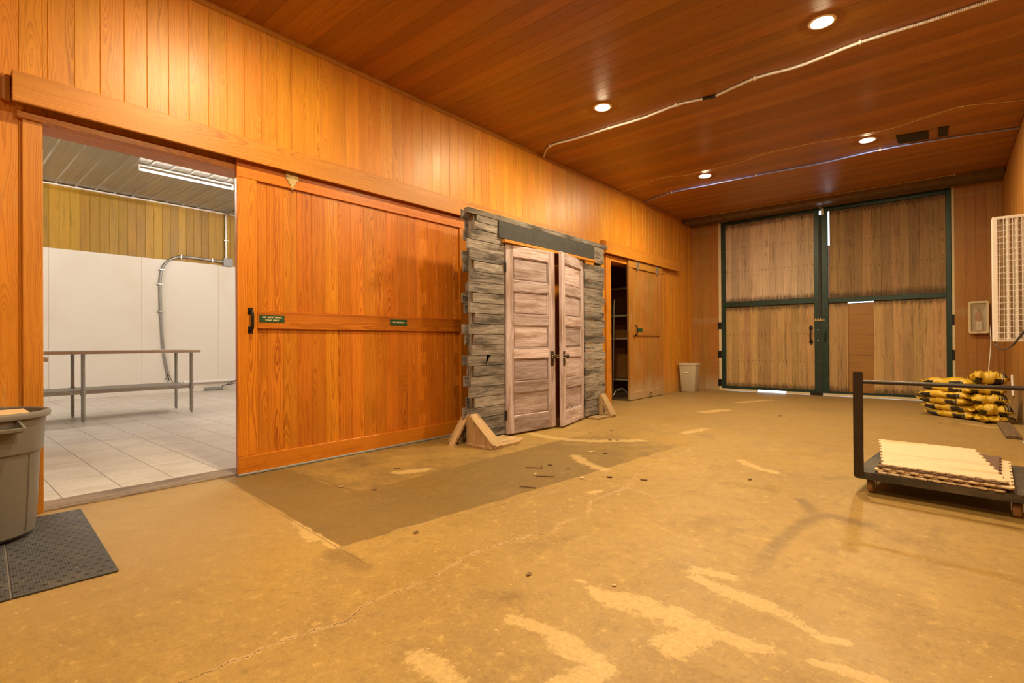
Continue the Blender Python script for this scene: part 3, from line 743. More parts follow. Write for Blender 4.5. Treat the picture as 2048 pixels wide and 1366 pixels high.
# ================================================================== SLIDING DOORS
def lettering(name, text, size, parent, origin, mat, spacing=1.0):
    """raised letters on a plate that faces +x, reading along +y"""
    cu = bpy.data.curves.new(name, 'FONT'); cu.body = text; cu.size = size; cu.align_x = 'CENTER'; cu.align_y = 'CENTER'
    cu.extrude = 0.0006; cu.offset = size * 0.02; cu.space_character = spacing; cu.space_line = 1.0
    tmp = bpy.data.objects.new(name + '_curve', cu); COL.objects.link(tmp)
    bpy.context.view_layer.update()
    me = bpy.data.meshes.new_from_object(tmp.evaluated_get(bpy.context.evaluated_depsgraph_get()))
    bpy.data.objects.remove(tmp); bpy.data.curves.remove(cu)
    root = frame_of(parent)
    for v in me.vertices:
        x, y, z = v.co
        v.co = Vector((origin[0] + z, origin[1] + x, origin[2] + y)) - root.location
    me.name = name
    me.materials.clear(); me.materials.append(M[mat])
    o = bpy.data.objects.new(name, me); COL.objects.link(o); o.parent = parent
    return o

def large_door():
    r = thing('door_1', 'large red-orange pine sliding door on a track, mostly open', 'sliding door', (0.04, 1.66, 0)); r['kind'] = 'structure'
    y0, y1 = 1.66, 4.26
    mb = MB(); edges = [1.81, 1.903, 2.038, 2.162, 2.294, 2.426, 2.557, 2.694, 2.831, 2.963, 3.093, 3.236, 3.358, 3.499, 3.638, 3.767, 3.894, 4.026, 4.12]
    for a, b in zip(edges[:-1], edges[1:]): mb.box(.028, .046, a, b, .14, 2.42, g='z', c=.0035)
    mb.build('board_panel', 'door', r)
    one_box('stile', 'door', r, .022, .065, y0, 1.815, .156, 2.40, g='z', c=.003)
    one_box('stile', 'door', r, .022, .065, 4.11, y1, .156, 2.40, g='z', c=.003)
    one_box('top_rail', 'door', r, .022, .066, y0, y1, 2.40, 2.545, g='y', c=.003)
    one_box('middle_rail', 'door', r, .024, .068, 1.815, 4.11, 1.185, 1.335, g='y', c=.003)
    one_box('bottom_rail', 'door', r, .022, .070, y0, y1, .018, .155, g='y', c=.003)
    one_box('bottom_seal', 'strip', r, .030, .074, y0, y1, .002, .020, c=.004)['label'] = 'grey blue seal strip'
    h = MB()
    h.box(.065, .071, 1.738, 1.778, 1.30, 1.355, c=.01); h.box(.065, .071, 1.738, 1.778, 1.145, 1.20, c=.01)
    h.tube(spline([(.068, 1.758, 1.335), (.105, 1.758, 1.315), (.112, 1.758, 1.25), (.105, 1.758, 1.185), (.068, 1.758, 1.165)], 6), .011, 10)
    h.build('handle', 'iron', r)
    h = MB(); h.prism([(2.055, 2.54), (2.165, 2.54), (2.165, 2.475), (2.145, 2.46), (2.145, 2.445), (2.125, 2.43), (2.125, 2.40), (2.11, 2.39), (2.095, 2.40), (2.095, 2.43), (2.075, 2.445), (2.075, 2.46), (2.055, 2.475)], 'x', .066, .072)
    for p in ((2.07, 2.50), (2.15, 2.50), (2.11, 2.41)): h.cyl((.072, p[0], p[1]), (.078, p[0], p[1]), .008, 10)
    h.build('hanger_plate', 'brass', r)['label'] = 'brass hanger plate'
    s = one_box('sign', 'signg', r, .068, .071, 1.827, 2.037, 1.238, 1.298, c=.001); s['label'] = 'green plate reading NO ADMITTANCE STAFF ONLY'
    lettering('lettering', 'NO  ADMITTANCE', .0185, s, (.0716, 1.932, 1.280), 'letter', 1.05)
    lettering('lettering', 'STAFF  ONLY', .0185, s, (.0716, 1.932, 1.256), 'letter', 1.05)
    k = MB(); k.cyl((.071, 2.030, 1.268), (.073, 2.030, 1.268), .003, 8); k.build('screw', 'brass', s)
    s = one_box('sign', 'signg', r, .068, .071, 3.118, 3.334, 1.240, 1.303, c=.001); s['label'] = 'green plate reading NO SMOKING'
    lettering('lettering', 'NO  SMOKING', .0215, s, (.0716, 3.226, 1.272), 'letter', 1.02)
    for yy in (3.128, 3.324):
        k = MB(); k.prism([(yy - .007, 1.272), (yy, 1.280), (yy + .007, 1.272), (yy, 1.264)], 'x', .071, .0725); k.build('screw', 'brass', s)
large_door()

def small_door():
    r = thing('door_2', 'worn narrower pine sliding door standing partly open at the closet', 'sliding door', (0.04, 8.27, 0)); r['kind'] = 'structure'
    mb = MB(); y = 8.42
    while y < 9.56: mb.box(.026, .040, y, min(y + .133, 9.56), .13, 2.42, g='z', c=.003); y += .133
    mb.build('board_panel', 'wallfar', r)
    one_box('stile', 'wallfar', r, .022, .062, 8.27, 8.42, .151, 2.405, g='z', c=.003)
    one_box('stile', 'wallfar', r, .022, .062, 9.56, 9.70, .151, 2.405, g='z', c=.003)
    one_box('top_rail', 'wallfar', r, .022, .063, 8.27, 9.70, 2.405, 2.54, g='y', c=.003)
    one_box('middle_rail', 'wallfar', r, .024, .064, 8.42, 9.56, 1.18, 1.36, g='y', c=.003)
    one_box('bottom_rail', 'wallfar', r, .022, .062, 8.27, 9.70, .01, .15, g='y', c=.003)
    h = MB(); h.tube(spline([(.062, 8.50, 1.36), (.10, 8.50, 1.34), (.105, 8.50, 1.27), (.10, 8.50, 1.20), (.062, 8.50, 1.18)], 5), .012, 10)
    h.build('handle', 'iron', r)
    for yy in (8.62, 9.45):
        h = MB(); h.box(.063, .068, yy - .05, yy + .05, 2.43, 2.54, c=.004); h.box(.063, .068, yy - .02, yy + .02, 2.37, 2.43, c=.004); h.build('hanger_plate', 'galv', r)
    one_box('sign', 'signg', r, .064, .067, 8.60, 8.79, 1.245, 1.315, c=.001)['label'] = 'small green plate'
small_door()
gd = MB(); gd.tube(spline([(.10, 9.02, 0.0), (.10, 9.02, .07), (.10, 9.06, .10), (.10, 9.10, .07), (.10, 9.10, 0.0)], 6), .006, 8)
tag(gd.build('door_guide', 'iron'), 'small black wire floor guide at the foot of the closet sliding door', 'door guide')

# ================================================================== BARN DOORS at the end of the hall
def leaf(name, label, xs, up, lo, rail, mats, seed):
    """one hinged leaf: green steel frame, upper and lower board panels"""
    random.seed(seed)
    r = thing(name, label, 'barn door', (xs[0], D, 0)); r['kind'] = 'structure'
    x0, x1 = xs; y0, y1 = D - .02, D + .05
    f = MB()
    lw = up[0] - x0; rw = x1 - up[1]
    f.box(x0, up[0], y0, y1, .045, 3.65, c=.004); f.box(up[1], x1, y0, y1, .045, 3.65, c=.004)
    f.box(up[0], up[1], y0, y1, up[3], 3.65, c=.004); f.box(up[0], up[1], y0, y1, rail[0], rail[1], c=.004); f.box(up[0], up[1], y0, y1, .045, lo[2], c=.004)
    f.build('frame', 'green', r)
    return r
# left-hand leaf
r = leaf('door_3', 'barn door leaf with a dark pull handle, nearer the wastebasket', (.66, 2.515), (.745, 2.425, 1.905, 3.58), (.745, 2.425, .095, 1.80), (1.80, 1.905), None, 11)
def panel(parent, name, xa, xb, za, zb, mat, bw, nails=(), skip=None, fixed=False):
    mb = MB(); x = xa
    while x < xb - .004:
        e = min(x + bw * random.uniform(.93, 1.06), xb)
        if xb - e < .05: e = xb
        if fixed:
            for lim in (2.97, 3.372):
                if x < lim - .004 < e: e = lim
        if not (skip and skip[0] < (x + e) / 2 < skip[1]):
            mb.box(x, e, D + .012 + random.uniform(0, .003), D + .034, za, zb, g='z', c=.0025)
            for z in nails:
                for px in (x + .03, e - .03):
                    zz = z + random.uniform(-.008, .008)
                    mb.cyl((px, D + .013, zz), (px, D + .0095, zz), .007, 6, mi=1)
        x = e
    return mb.build(name, [mat, 'iron'], parent)
panel(r, 'upper_panel', .745, 2.425, 1.905, 3.58, 'barn1', .127, (3.50, 3.05, 2.55, 1.96))
panel(r, 'lower_panel', .745, 2.425, .095, 1.80, 'barn2', .127, (1.74, 1.20, .65, .15))
h = MB()
for z in (1.315, 1.035):
    h.prism([(2.362, z + .055), (2.40, z), (2.362, z - .055), (2.324, z)], 'y', D + .010, D - .002)
h.tube(spline([(2.362, D, 1.30), (2.362, D - .05, 1.26), (2.362, D - .055, 1.175), (2.362, D - .05, 1.09), (2.362, D, 1.05)], 6), .014, 10)
h.build('pull_handle', 'iron', r)
k = MB(); k.box(2.43, 2.60, D - .032, D - .020, 1.455, 1.470, c=.002)
for x in (2.45, 2.49, 2.53): k.box(x - .012, x + .012, D - .040, D - .020, 1.445, 1.50, c=.003)
k.build('slide_bolt', 'brass', r)['label'] = 'brass slide bolt'
for z in (1.07, 1.27):
    k = MB(); k.cyl((2.485, D - .020, z), (2.485, D - .028, z), .012, 10); k.build('bolt_head', 'zinc', r)
for z in (1.405, .78, .165):
    k = MB(); k.box(.575, .655, D - .012, D - .002, z - .075, z + .075, c=.003)
    for zz in (z - .045, z + .045): k.cyl((.60, D - .012, zz), (.60, D - .018, zz), .010, 8)
    k.build('hinge_plate', 'iron', r)
one_box('bottom_sweep', 'beige', r, .66, 1.38, D - .028, D - .021, .004, .046, c=.002)
one_box('bottom_sweep', 'beige', r, 1.92, 2.43, D - .028, D - .021, .004, .046, c=.002)
one_box('centre_seal', 'rubber', r, 2.505, 2.545, D - .030, D + .03, .03, 3.50, c=.003)
one_box('foot_plate', 'iron', r, 2.35, 2.56, D - .06, D - .021, .0, .05, c=.004)
# second leaf
r = leaf('door_4', 'barn door leaf with an orange plywood patch, behind the sack pile', (2.548, 4.455), (2.66, 4.385, 1.872, 3.555), (2.62, 4.385, .085, 1.785), (1.785, 1.872), None, 12)
panel(r, 'upper_panel', 2.685, 4.385, 1.872, 3.555, 'barn3', .135, (3.50, 2.95, 2.45, 1.93))
panel(r, 'lower_panel', 2.66, 4.385, .085, 1.785, 'barn2', .14, (1.73, .15), skip=(2.97, 3.37), fixed=True)
one_box('edge_strip', 'ply', r, 2.662, 2.684, D + .012, D + .030, 1.872, 2.9, g='z')
s = one_box('plywood_patch', 'ply', r, 2.90, 3.44, D + .036, D + .046, .07, 1.768, g='x', c=.002); s['label'] = 'orange plywood patch'
k = MB(); k.tube(spline([(2.60, D - .02, 1.27), (2.60, D - .06, 1.25), (2.60, D - .065, 1.16), (2.60, D - .06, 1.07), (2.60, D - .02, 1.05)], 6), .013, 10)
k.build('pull_handle', 'green', r)
one_box('bottom_sweep', 'beige', r, 2.56, 4.44, D - .028, D - .021, .004, .046, c=.002)
k = MB(); k.box(2.555, 2.60, D - .05, D - .021, 3.49, 3.62, c=.006); k.cyl((2.577, D - .05, 3.60), (2.577, D - .075, 3.60), .016, 10); k.build('top_guide', 'zinc', r)['label'] = 'shiny steel guide at the top'
for z in (1.40, .80):
    k = MB(); k.box(4.458, 4.49, D - .012, D - .002, z - .09, z + .09, c=.003); k.build('hinge_plate', 'iron', r)
mb = MB(); mb.box(.600, .658, D - .004, D + .06, 0, 3.67, c=.002); mb.box(4.457, 4.496, D - .004, D + .06, 0, 3.67, c=.002); mb.box(.658, 4.457, D - .004, D + .06, 3.652, 3.70, c=.002)
mb.box(.60, .70, D + .056, D + .075, 0, 3.70); mb.box(4.41, 4.496, D + .056, D + .075, 0, 3.70); mb.box(.60, 4.496, D + .056, D + .075, 3.60, 3.70)
struct(mb, 'trim_11', 'beige', 'beige strips framing the pair of barn doors', 'trim')
mb = MB(); mb.prism([(10.85, 3.72), (10.85, 3.635), (10.88, 3.625), (10.90, 3.640), (11.28, 3.655), (11.28, 3.625), (11.30, 3.625), (11.30, 3.72)], 'x', .012, WX - .012)
struct(mb, 'trim_12', 'beam', 'dark steel header across the top of the barn doors', 'trim')

random.seed(21)
# ================================================================== PLANK PARTITION with two old doors
PR = thing('plank_partition', 'freestanding wall of grey weathered planks with two pink panelled doors', 'partition', (.50, 5.15, 0))
XF = .585
mb = MB(); ph = .1115; n = 20; dents = [.03, .10, .03, .13, .02, .05, .11, .02, .08, .12, .04, .14, .03, .10, .02, .05, .13, .03, .00, .07, .02, .06]
for i in range(20):
    z0 = .035 + i * ph; z1 = z0 + ph - random.uniform(.003, .007)
    ya = 3.718 + dents[i] * .78
    yb = 4.292
    if i == 7:
        mb.prism([(3.72, z0), (3.715, z1), (4.0, z1), (3.985, z0)], 'x', XF - .022, XF, g='y'); mb.prism([(4.01, z0), (4.07, z1), (yb, z1), (yb, z0)], 'x', XF - .022, XF, g='y')
    else:
        mb.box(XF - .022 - random.uniform(0, .004), XF + random.uniform(-.003, .003), ya, yb, z0, z1, g='y', c=.002)
    if z1 < 2.22:
        mb.box(XF - .022, XF + random.uniform(-.003, .003), 5.985, 6.49 + random.uniform(-.03, .04), z0, z1, g='y', c=.002)
for z0, z1, ya, yb in ((2.265, 2.36, 3.80, 4.30), (2.365, 2.415, 3.76, 4.30), (2.185, 2.262, 3.86, 4.35)): pass
for i, (z0, z1) in enumerate(((2.185, 2.262), (2.265, 2.345), (2.348, 2.418))):
    mb.box(XF - .022, XF, 4.292 if i < 1 else 3.80 + .03 * i, 6.50, z0 + .002, z1, g='y', c=.002)
mb.box(XF - .06, XF + .004, 3.73, 6.60, 2.42, 2.478, g='y', c=.003)
mb.build('front_cladding', 'grey', PR)
mb = MB()
rd = [.02, .09, .0, .05, .1, .02, .07, .0, .09, .04, .0, .1, .03, .0, .06, .1, .02, .0, .08, .03, .05, .0]
for i in range(22):
    z0 = .035 + i * .1115; mb.box(.447, .469, 3.755 + rd[i], 4.35, z0, min(z0 + .1085, 2.48), g='y', c=.002)
mb.build('rear_cladding', 'grey', PR)
mb = MB()
mb.box(.470, XF - .026, 3.832, 3.872, .0, 2.477, g='z', c=.003); mb.box(.470, XF - .026, 4.24, 4.288, 0, 2.47, g='z', c=.003)
mb.box(.470, XF - .026, 5.99, 6.04, 0, 2.47, g='z', c=.003); mb.box(.470, XF - .026, 6.40, 6.46, 0, 2.47, g='z', c=.003); mb.box(.470, XF - .03, 3.875, 6.46, 2.40, 2.468, g='y', c=.003)
mb.box(.470, XF - .03, 4.29, 5.99, 2.19, 2.26, g='y', c=.003)
mb.build('stud_frame', 'grey', PR)
one_box('board_sign', 'slate', PR, XF + .001, XF + .016, 4.195, 6.215, 2.226, 2.415, g='y', c=.002)['label'] = 'blank blackboard strip'
s = one_box('ledge', 'trim', PR, XF + .001, XF + .055, 4.25, 6.18, 2.182, 2.213, g='y', c=.003); s['label'] = 'orange wooden ledge'
def old_door(hinge, free, z0, z1, flip):
    """five horizontal recessed panels between stiles and rails"""
    hv, fv = Vector((*hinge, 0)), Vector((*free, 0)); d = (fv - hv); Wd = d.length; d.normalize()
    nrm = Vector((-d.y, d.x, 0))
    if nrm.x < 0: nrm = -nrm
    T = Matrix(((d.x, nrm.x, 0, hinge[0]), (d.y, nrm.y, 0, hinge[1]), (0, 0, 1, 0), (0, 0, 0, 1)))
    th = .038
    body = MB()
    def B(a, b, z_0, z_1, t0=-th, t1=0.0, g=None, c=.003): body.box(a, b, t0, t1, z_0, z_1, g=g, c=c, T=T)
    st = .115
    B(0, st, z0, z1, g='z'); B(Wd - st, Wd, z0, z1, g='z')
    hts = [.185, .275, .113, .275, .113, .275, .113, .275, .113, .275, .13]
    k = (z1 - z0) / sum(hts); z = z0; pans = []
    for i, hh in enumerate(hts):
        hh *= k
        if i % 2 == 0: B(st, Wd - st, z, z + hh, g='x')
        else: pans.append((z, z + hh))
        z += hh
    neg = T.determinant() < 0
    if neg: body.flip()
    door = body.build('door', 'pink', PR)
    for a, b in pans:
        p = MB(); p.box(st - .01, Wd - st + .01, -.030, -.020, a - .008, b + .008, g='x', T=T)
        p.box(st + .022, Wd - st - .022, -.024, -.013, a + .022, b - .022, g='x', c=.009, T=T)
        for q in (((st, Wd - st, -.02, -.006, a, a + .012)), ((st, Wd - st, -.02, -.006, b - .012, b)), ((st, st + .012, -.02, -.006, a, b)), ((Wd - st - .012, Wd - st, -.02, -.006, a, b))):
            p.box(*q, c=.004, T=T)
        if neg: p.flip()
        p.build('panel', 'pink', door)
    # knob plate and knob
    kx = Wd - .062; kz = .885
    p = MB(); p.box(kx - .030, kx + .030, 0.0, .006, kz - .115, kz + .065, c=.004, T=T)
    if neg: p.flip()
    p.build('knob_plate', 'bronze', door)
    p = MB(); prof = [(.0, .0), (.011, .0), (.011, .028), (.024, .036), (.029, .048), (.026, .060), (.014, .066), (.0, .067)]
    R = T @ Matrix.Translation((kx, .006, kz)) @ Matrix.Rotation(-math.pi / 2, 4, 'X')
    p.lathe(prof, (0, 0, 0), 20, T=R)
    if neg: p.flip()
    p.build('knob', 'bronze', door)
    for zz in (z0 + .22, z1 - .26):
        p = MB(); p.box(-.028, .006, -.004, .004, zz - .055, zz + .055, c=.002, T=T); p.build('hinge', 'iron', door)
    return T, Wd, kx, kz
TL = old_door((.600, 4.308), (.690, 5.125), .022, 2.172, False)
TR = old_door((.575, 5.965), (.775, 5.150), .022, 2.178, True)
one_box('added_gap_board', 'door', PR, .418, .446, 5.30, 5.74, .06, 2.2, g='z', c=.002)  # added board, stands in for the shaded wall seen between the doors
# feet
def gusset(name, mb): return mb.build(name, 'raw', PR)
mb = MB()
mb.prism([(.60, 0.035), (.60, .30), (.645, .315), (.97, .045), (.965, .0), (.93, .0)], 'y', 3.672, 3.70, g='z'); mb.prism([(.60, .275), (.60, .315), (.635, .32), (.985, .035), (.975, .0), (.95, .0)], 'y', 3.70, 3.805, g='x')
mb.box(.60, .96, 3.665, 4.12, .0, .030, g='y', c=.004); mb.prism([(.60, 4.12), (.95, 4.12), (.90, 4.23), (.78, 4.25), (.60, 4.24)], 'z', .0, .030)
gusset('foot', mb)
mb = MB(); mb.prism([(3.83, .31), (3.83, .0), (3.60, .0), (3.59, .03)], 'x', .40, .43, g='z'); mb.prism([(3.84, .33), (3.84, .30), (3.612, .0), (3.575, .0)], 'x', .43, .50, g='y')
gusset('foot', mb)
mb = MB()
mb.prism([(.60, .03), (.60, .29), (.64, .30), (.66, .20), (.66, .03)], 'y', 6.30, 6.33, g='z'); mb.prism([(.60, .285), (.60, .315), (.63, .318), (.80, .03), (.79, 0.0), (.755, .0)], 'y', 6.31, 6.44, g='x')
mb.box(.592, .76, 6.02, 6.46, .0, .026, g='y', c=.004)
gusset('foot', mb)
mb = MB(); mb.box(.36, .446, 3.85, 4.3, 0, .035, g='y', c=.004); mb.box(.36, .446, 6.0, 6.5, 0, .035, g='y', c=.004)
gusset('rear_foot', mb)
# cord tied between the two knobs
def knob_at(t, off): T, Wd, kx, kz = t; return T @ Vector((kx, off, kz))
a, b = knob_at(TL, .022), knob_at(TR, .022); dz = Vector((0, 0, .017))
mb = MB(); perp = Vector((.016, 0, 0))
loop = [a - (b - a).normalized() * .017, a + dz, (a + b) / 2 + dz * .9, b + dz, b + (b - a).normalized() * .017, b - dz, (a + b) / 2 - dz * 1.1, a - dz]
L2 = spline(loop + [loop[0]], 6)[:-1]
mb.tube(L2, .0045, 8, closed=True)
mb.tube(spline([b - dz, b - dz + Vector((.012, -.01, -.04)), b - dz + Vector((.018, -.005, -.10)), b - dz + Vector((.012, 0, -.17))], 6), .003, 8)
tag(mb.build('cord', 'cordb'), 'tan cord looped between the two knobs of the pink doors', 'cord')

# ================================================================== STORE ROOM THINGS
def steel_table(name, label, x0, x1, y0, y1, legs, z=.985):
    r = thing(name, label, 'table', ((x0 + x1) / 2, (y0 + y1) / 2, 0))
    t = MB(); t.box(x0, x1, y0, y1, z - .045, z, c=.006); t.build('tabletop', 'steel', r)
    t = MB(); t.box(x0 + .05, x1 - .05, legs[0] - .02 if len(legs) > 0 else y0, legs[-1] + .02, .385, .44, c=.006); t.build('lower_shelf', 'galv', r)
    for y in legs:
        for x in (x0 + .07, x1 - .05):
            l = MB(); l.cyl((x, y, .03), (x, y, z - .045), .024, 16); l.cyl((x, y, .37), (x, y, .455), .031, 16); l.cyl((x, y, 0.0), (x, y, .03), .014, 12, r2=.021); l.build('leg', 'galv', r)
    return r
steel_table('work_table', 'long stainless steel table with a lower shelf in the tiled store room', -5.50, -4.65, -.10, 2.934, [.05, 1.49, 2.815])
steel_table('work_table', 'steel table whose corner peeks past the casing behind the grey bin', -3.25, -2.5, -1.5, .86, [-1.4, .70], .94)
# fluorescent strips
def strip_light(x, y0, y1, label, mat='tube'):
    r = thing('strip_light', label, 'ceiling light', (x, (y0 + y1) / 2, HB - .02), 0, 'fluorescent strips of the store room')
    h = MB(); h.box(x - .022, x + .022, y0, y1, HB - .036, HB - .022, c=.002); h.build('housing', 'white', r)
    t = MB(); t.cyl((x, y0 + .02, HB - .105), (x, y1 - .02, HB - .105), .019, 14); t.build('tube', mat, r)
    for y in (y0 + .012, y1 - .012):
        e = MB(); e.box(x - .022, x + .022, y - .012, y + .012, HB - .13, HB - .045, c=.003); e.build('end_cap', 'white', r)
    return r
strip_light(-6.28, 2.50, 4.05, 'lit fluorescent strip on the ribbed steel ceiling above the steel table')
for x, y in ((-6.28, -.9), (-4.4, 4.3), (-2.6, 3.9)): strip_light(x, y, y + 1.5, 'added fill strip light on the store room ceiling out of view', 'filltube')  # unseen strips added to fill the store room with light
# conduit with its junction box
xc = XB + .045
r = thing('electrical_conduit', 'grey flexible conduit and junction box on the white panels of the store room', 'conduit', (xc, 4.8, 3.03))
j = MB(); j.box(XB + .012, XB + .10, 4.735, 4.94, 2.945, 3.125, c=.006); j.build('junction_box', 'gbox', r)
p = MB(); p.tube([(xc, 4.80, 3.12), (xc, 4.80, HB - .12), (xc + .04, 4.80, HB - .05), (xc + .25, 4.86, HB - .04), (xc + 1.4, 4.95, HB - .04)], .026, 12); p.build('rigid_pipe', 'zinc', r)
p = MB(); p.tube(spline([(xc, 4.74, 3.035), (xc, 4.3, 3.05), (xc, 3.95, 3.055), (xc, 3.74, 3.01), (xc, 3.57, 2.87), (xc, 3.49, 2.68), (xc, 3.463, 2.38), (xc, 3.468, 2.0), (xc, 3.48, 1.6), (xc, 3.515, 1.01), (xc, 3.545, .75), (xc, 3.60, .43)], 8), .026, 12); p.build('flexible_pipe', 'galv', r)
for (yy, zz, v) in ((3.86, 3.05, 0), (4.50, 3.045, 0), (3.50, 2.72, 1), (3.465, 2.40, 1), (3.475, 1.80, 1), (4.80, 3.55, 1)):
    q = MB(); q.box(XB + .012, xc + .033, yy - (.012 if not v else .055), yy + (.012 if not v else .045), zz - (.045 if not v else .012), zz + (.045 if not v else .012), c=.003); q.build('strap', 'zinc', r)
for e in ((3.545, .30), (3.62, .27), (3.70, .21), (3.60, .22)):
    q = MB(); q.tube(spline([(xc, 3.60, .44), (xc + .01, 3.60 + (e[0] - 3.6) * .3, .37), (xc + .02, e[0], e[1])], 5), .007, 6); q.build('wire_end', 'wire', r)
q = MB(); q.cyl((XB + .05, 3.9, .215), (XB + .05, YB1 - .03, .215), .035, 14)
tag(q.build('water_pipe', 'white'), 'white pipe running low along the store room panels', 'pipe')
q = MB(); q.box(XB + .02, XB + .10, 4.34, 4.70, 0.0, .012, c=.002); q.box(XB + .02, XB + .026, 4.34, 4.70, 0, .07, c=.002); q.box(XB + .094, XB + .10, 4.34, 4.70, 0, .07, c=.002); q.box(XB + .02, XB + .10, 4.34, 4.346, 0, .07); q.box(XB + .02, XB + .10, 4.694, 4.70, 0, .07)
tag(q.build('metal_channel', 'galv'), 'short grey metal channel lying on the tiles below the white pipe', 'metal channel')
q = MB(); q.tube(spline([(XB + .09, 4.73, .105), (XB + .09, 4.85, .14), (XB + .09, 5.00, .215), (XB + .09, 5.2, .28)], 6), .009, 8); q.tube(spline([(XB + .10, 4.73, .105), (XB + .10, 4.9, .125), (XB + .10, 5.2, .19)], 6), .009, 8, mi=1)
q.tube([(XB + .09, 4.73, .105), (XB + .09, 4.70, .10), (XB + .09, 4.67, 0.02)], .011, 8)
tag(q.build('loose_cable', ['wire', 'wirer']), 'pair of dark loose cables beside the white pipe', 'cable')

# ================================================================== CLOSET THINGS
r = thing('shelf_unit', 'dim wooden shelf unit inside the dark closet', 'shelf', (-1.1, 9.75, 0))
for z in (.30, 1.15, 1.62, 2.18):
    s = MB(); s.box(-1.58, -.45, 9.45, 9.98, z - .03, z, g='x', c=.002); s.box(-1.58, -.45, 9.44, 9.45, z - .032, z + .004, g='x', mi=1); s.build('shelf', ['dark', 'beige'], r)
s = MB(); s.box(-1.58, -.45, 9.98, 9.998, 0, 2.45, g='z'); s.build('back_panel', 'wallfar', r)
for x in (-1.56, -.47): s = MB(); s.box(x - .02, x + .02, 9.46, 9.98, 0, 2.45, g='z'); s.build('side_panel', 'dark', r)
q = MB(); q.cyl((-.42, 8.52, 0.0), (-.36, 8.50, 1.86), .010, 10)
tag(q.build('metal_rod', 'zinc'), 'thin metal rod standing inside the closet opening', 'rod')
q = MB(); q.lathe([(0, 0), (.05, 0), (.05, .20), (.03, .22), (.03, .25), (0, .25)], (-1.0, 9.62, 1.62), 20)
tag(q.build('canister', 'steel'), 'small metal canister on a shelf inside the closet', 'canister')
r = thing('pipe_clamp', 'shiny metal clamp lying on the closet floor near the rod', 'clamp', (-.45, 8.75, 0))
q = MB(); q.tube(spline([(-.52, 8.70, .02), (-.48, 8.78, .12), (-.40, 8.86, .16), (-.34, 8.92, .09), (-.30, 8.96, .02)], 6), .017, 10); q.build('jaw', 'zinc', r)
q = MB(); q.cyl((-.50, 8.62, .14), (-.36, 8.90, .12), .011, 10); q.build('screw', 'brass', r)

# ================================================================== GREY BIN, MAT
cx_, cy_ = .42, .22
MT = thing('rubber_mat', 'black slotted rubber mat under the large grey bin', 'mat', (0.145, 0.683, 0), math.radians(-3.2))
mt = MB(); mt.box(.145, 1.425, .325, .68, .0, .013, c=.004); mt.box(.145, 1.425, -.30, .319, .0, .013, c=.004)
for v in range(len(mt.v)):
    p = mt.v[v]; d = Vector((p.x - .145, p.y - .683, p.z)); d.rotate(Matrix.Rotation(math.radians(-3.2), 3, 'Z')); mt.v[v] = Vector((.145, .683, 0)) + d
mt.build('mat_sheet', 'mat', MT)
mt = MB(); mt.box(.145, 1.425, .3175, .3265, .0, .0125, c=.003)
for v in range(len(mt.v)):
    p = mt.v[v]; d = Vector((p.x - .145, p.y - .683, p.z)); d.rotate(Matrix.Rotation(math.radians(-3.2), 3, 'Z')); mt.v[v] = Vector((.145, .683, 0)) + d
mt.build('seam', 'can', MT)['label'] = 'grey seam between the two halves'
BN = thing('trash_can', 'large round grey plastic trash can standing on the black mat', 'trash can', (cx_, cy_, .013))
b = MB()
b.lathe([(.0, .012), (.195, .012), (.215, .030), (.2165, .06), (.222, .10), (.238, .455), (.2395, .462), (.249, .470), (.2505, .480), (.262, .655), (.262, .665)], (cx_, cy_, .013), 72)
b.lathe([(.262, .665), (.250, .66), (.236, .48), (.208, .04), (0, .035)], (cx_, cy_, .013), 72)
for a in [math.radians(q) for q in (-62, -10, 48, 100, 160, 220, 270)]:
    ca, sa = math.cos(a), math.sin(a)
    pts = [(cx_ + (R + .0015) * ca, cy_ + (R + .0015) * sa, .013 + z) for R, z in ((.2165, .05), (.222, .10), (.238, .455))]
    b.tube(pts, .006, 6)
b.build('body', 'can', BN)
b = MB(); b.lathe([(.255, .648), (.272, .648), (.281, .655), (.283, .672), (.277, .684), (.266, .686), (.257, .680), (.254, .66), (.255, .648)], (cx_, cy_, .013), 72); b.build('rim', 'can', BN)
for a0 in (2, 182):
    h = MB(); pin = [(.262, .60), (.292, .594), (.318, .600), (.322, .612), (.300, .618), (.296, .632), (.285, .632), (.282, .618), (.262, .62)]
    h.lathe([(.262, .592), (.300, .588), (.322, .597), (.324, .612), (.312, .616), (.300, .606), (.262, .606)], (cx_, cy_, .013), 20, a0=math.radians(a0 - 25), a1=math.radians(a0 + 25))
    for e in (-25, 25):
        a = math.radians(a0 + e); ca, sa = math.cos(a), math.sin(a)
        T = Matrix(((ca, -sa, 0, cx_), (sa, ca, 0, cy_), (0, 0, 1, .013), (0, 0, 0, 1)))
        h.prism([(.255, .588), (.322, .592), (.324, .612), (.270, .655), (.255, .655)], 'y', -.006, .006, T=T)
    h.build('handle', 'can', BN)
q = MB(); q.box(.265, .545, .055, .405, .678, .690, c=.002); q.box(.275, .535, .065, .395, .40, .676, c=.002)
tag(q.build('cardboard_box', 'card'), 'tan cardboard box sticking up inside the grey trash can', 'box')

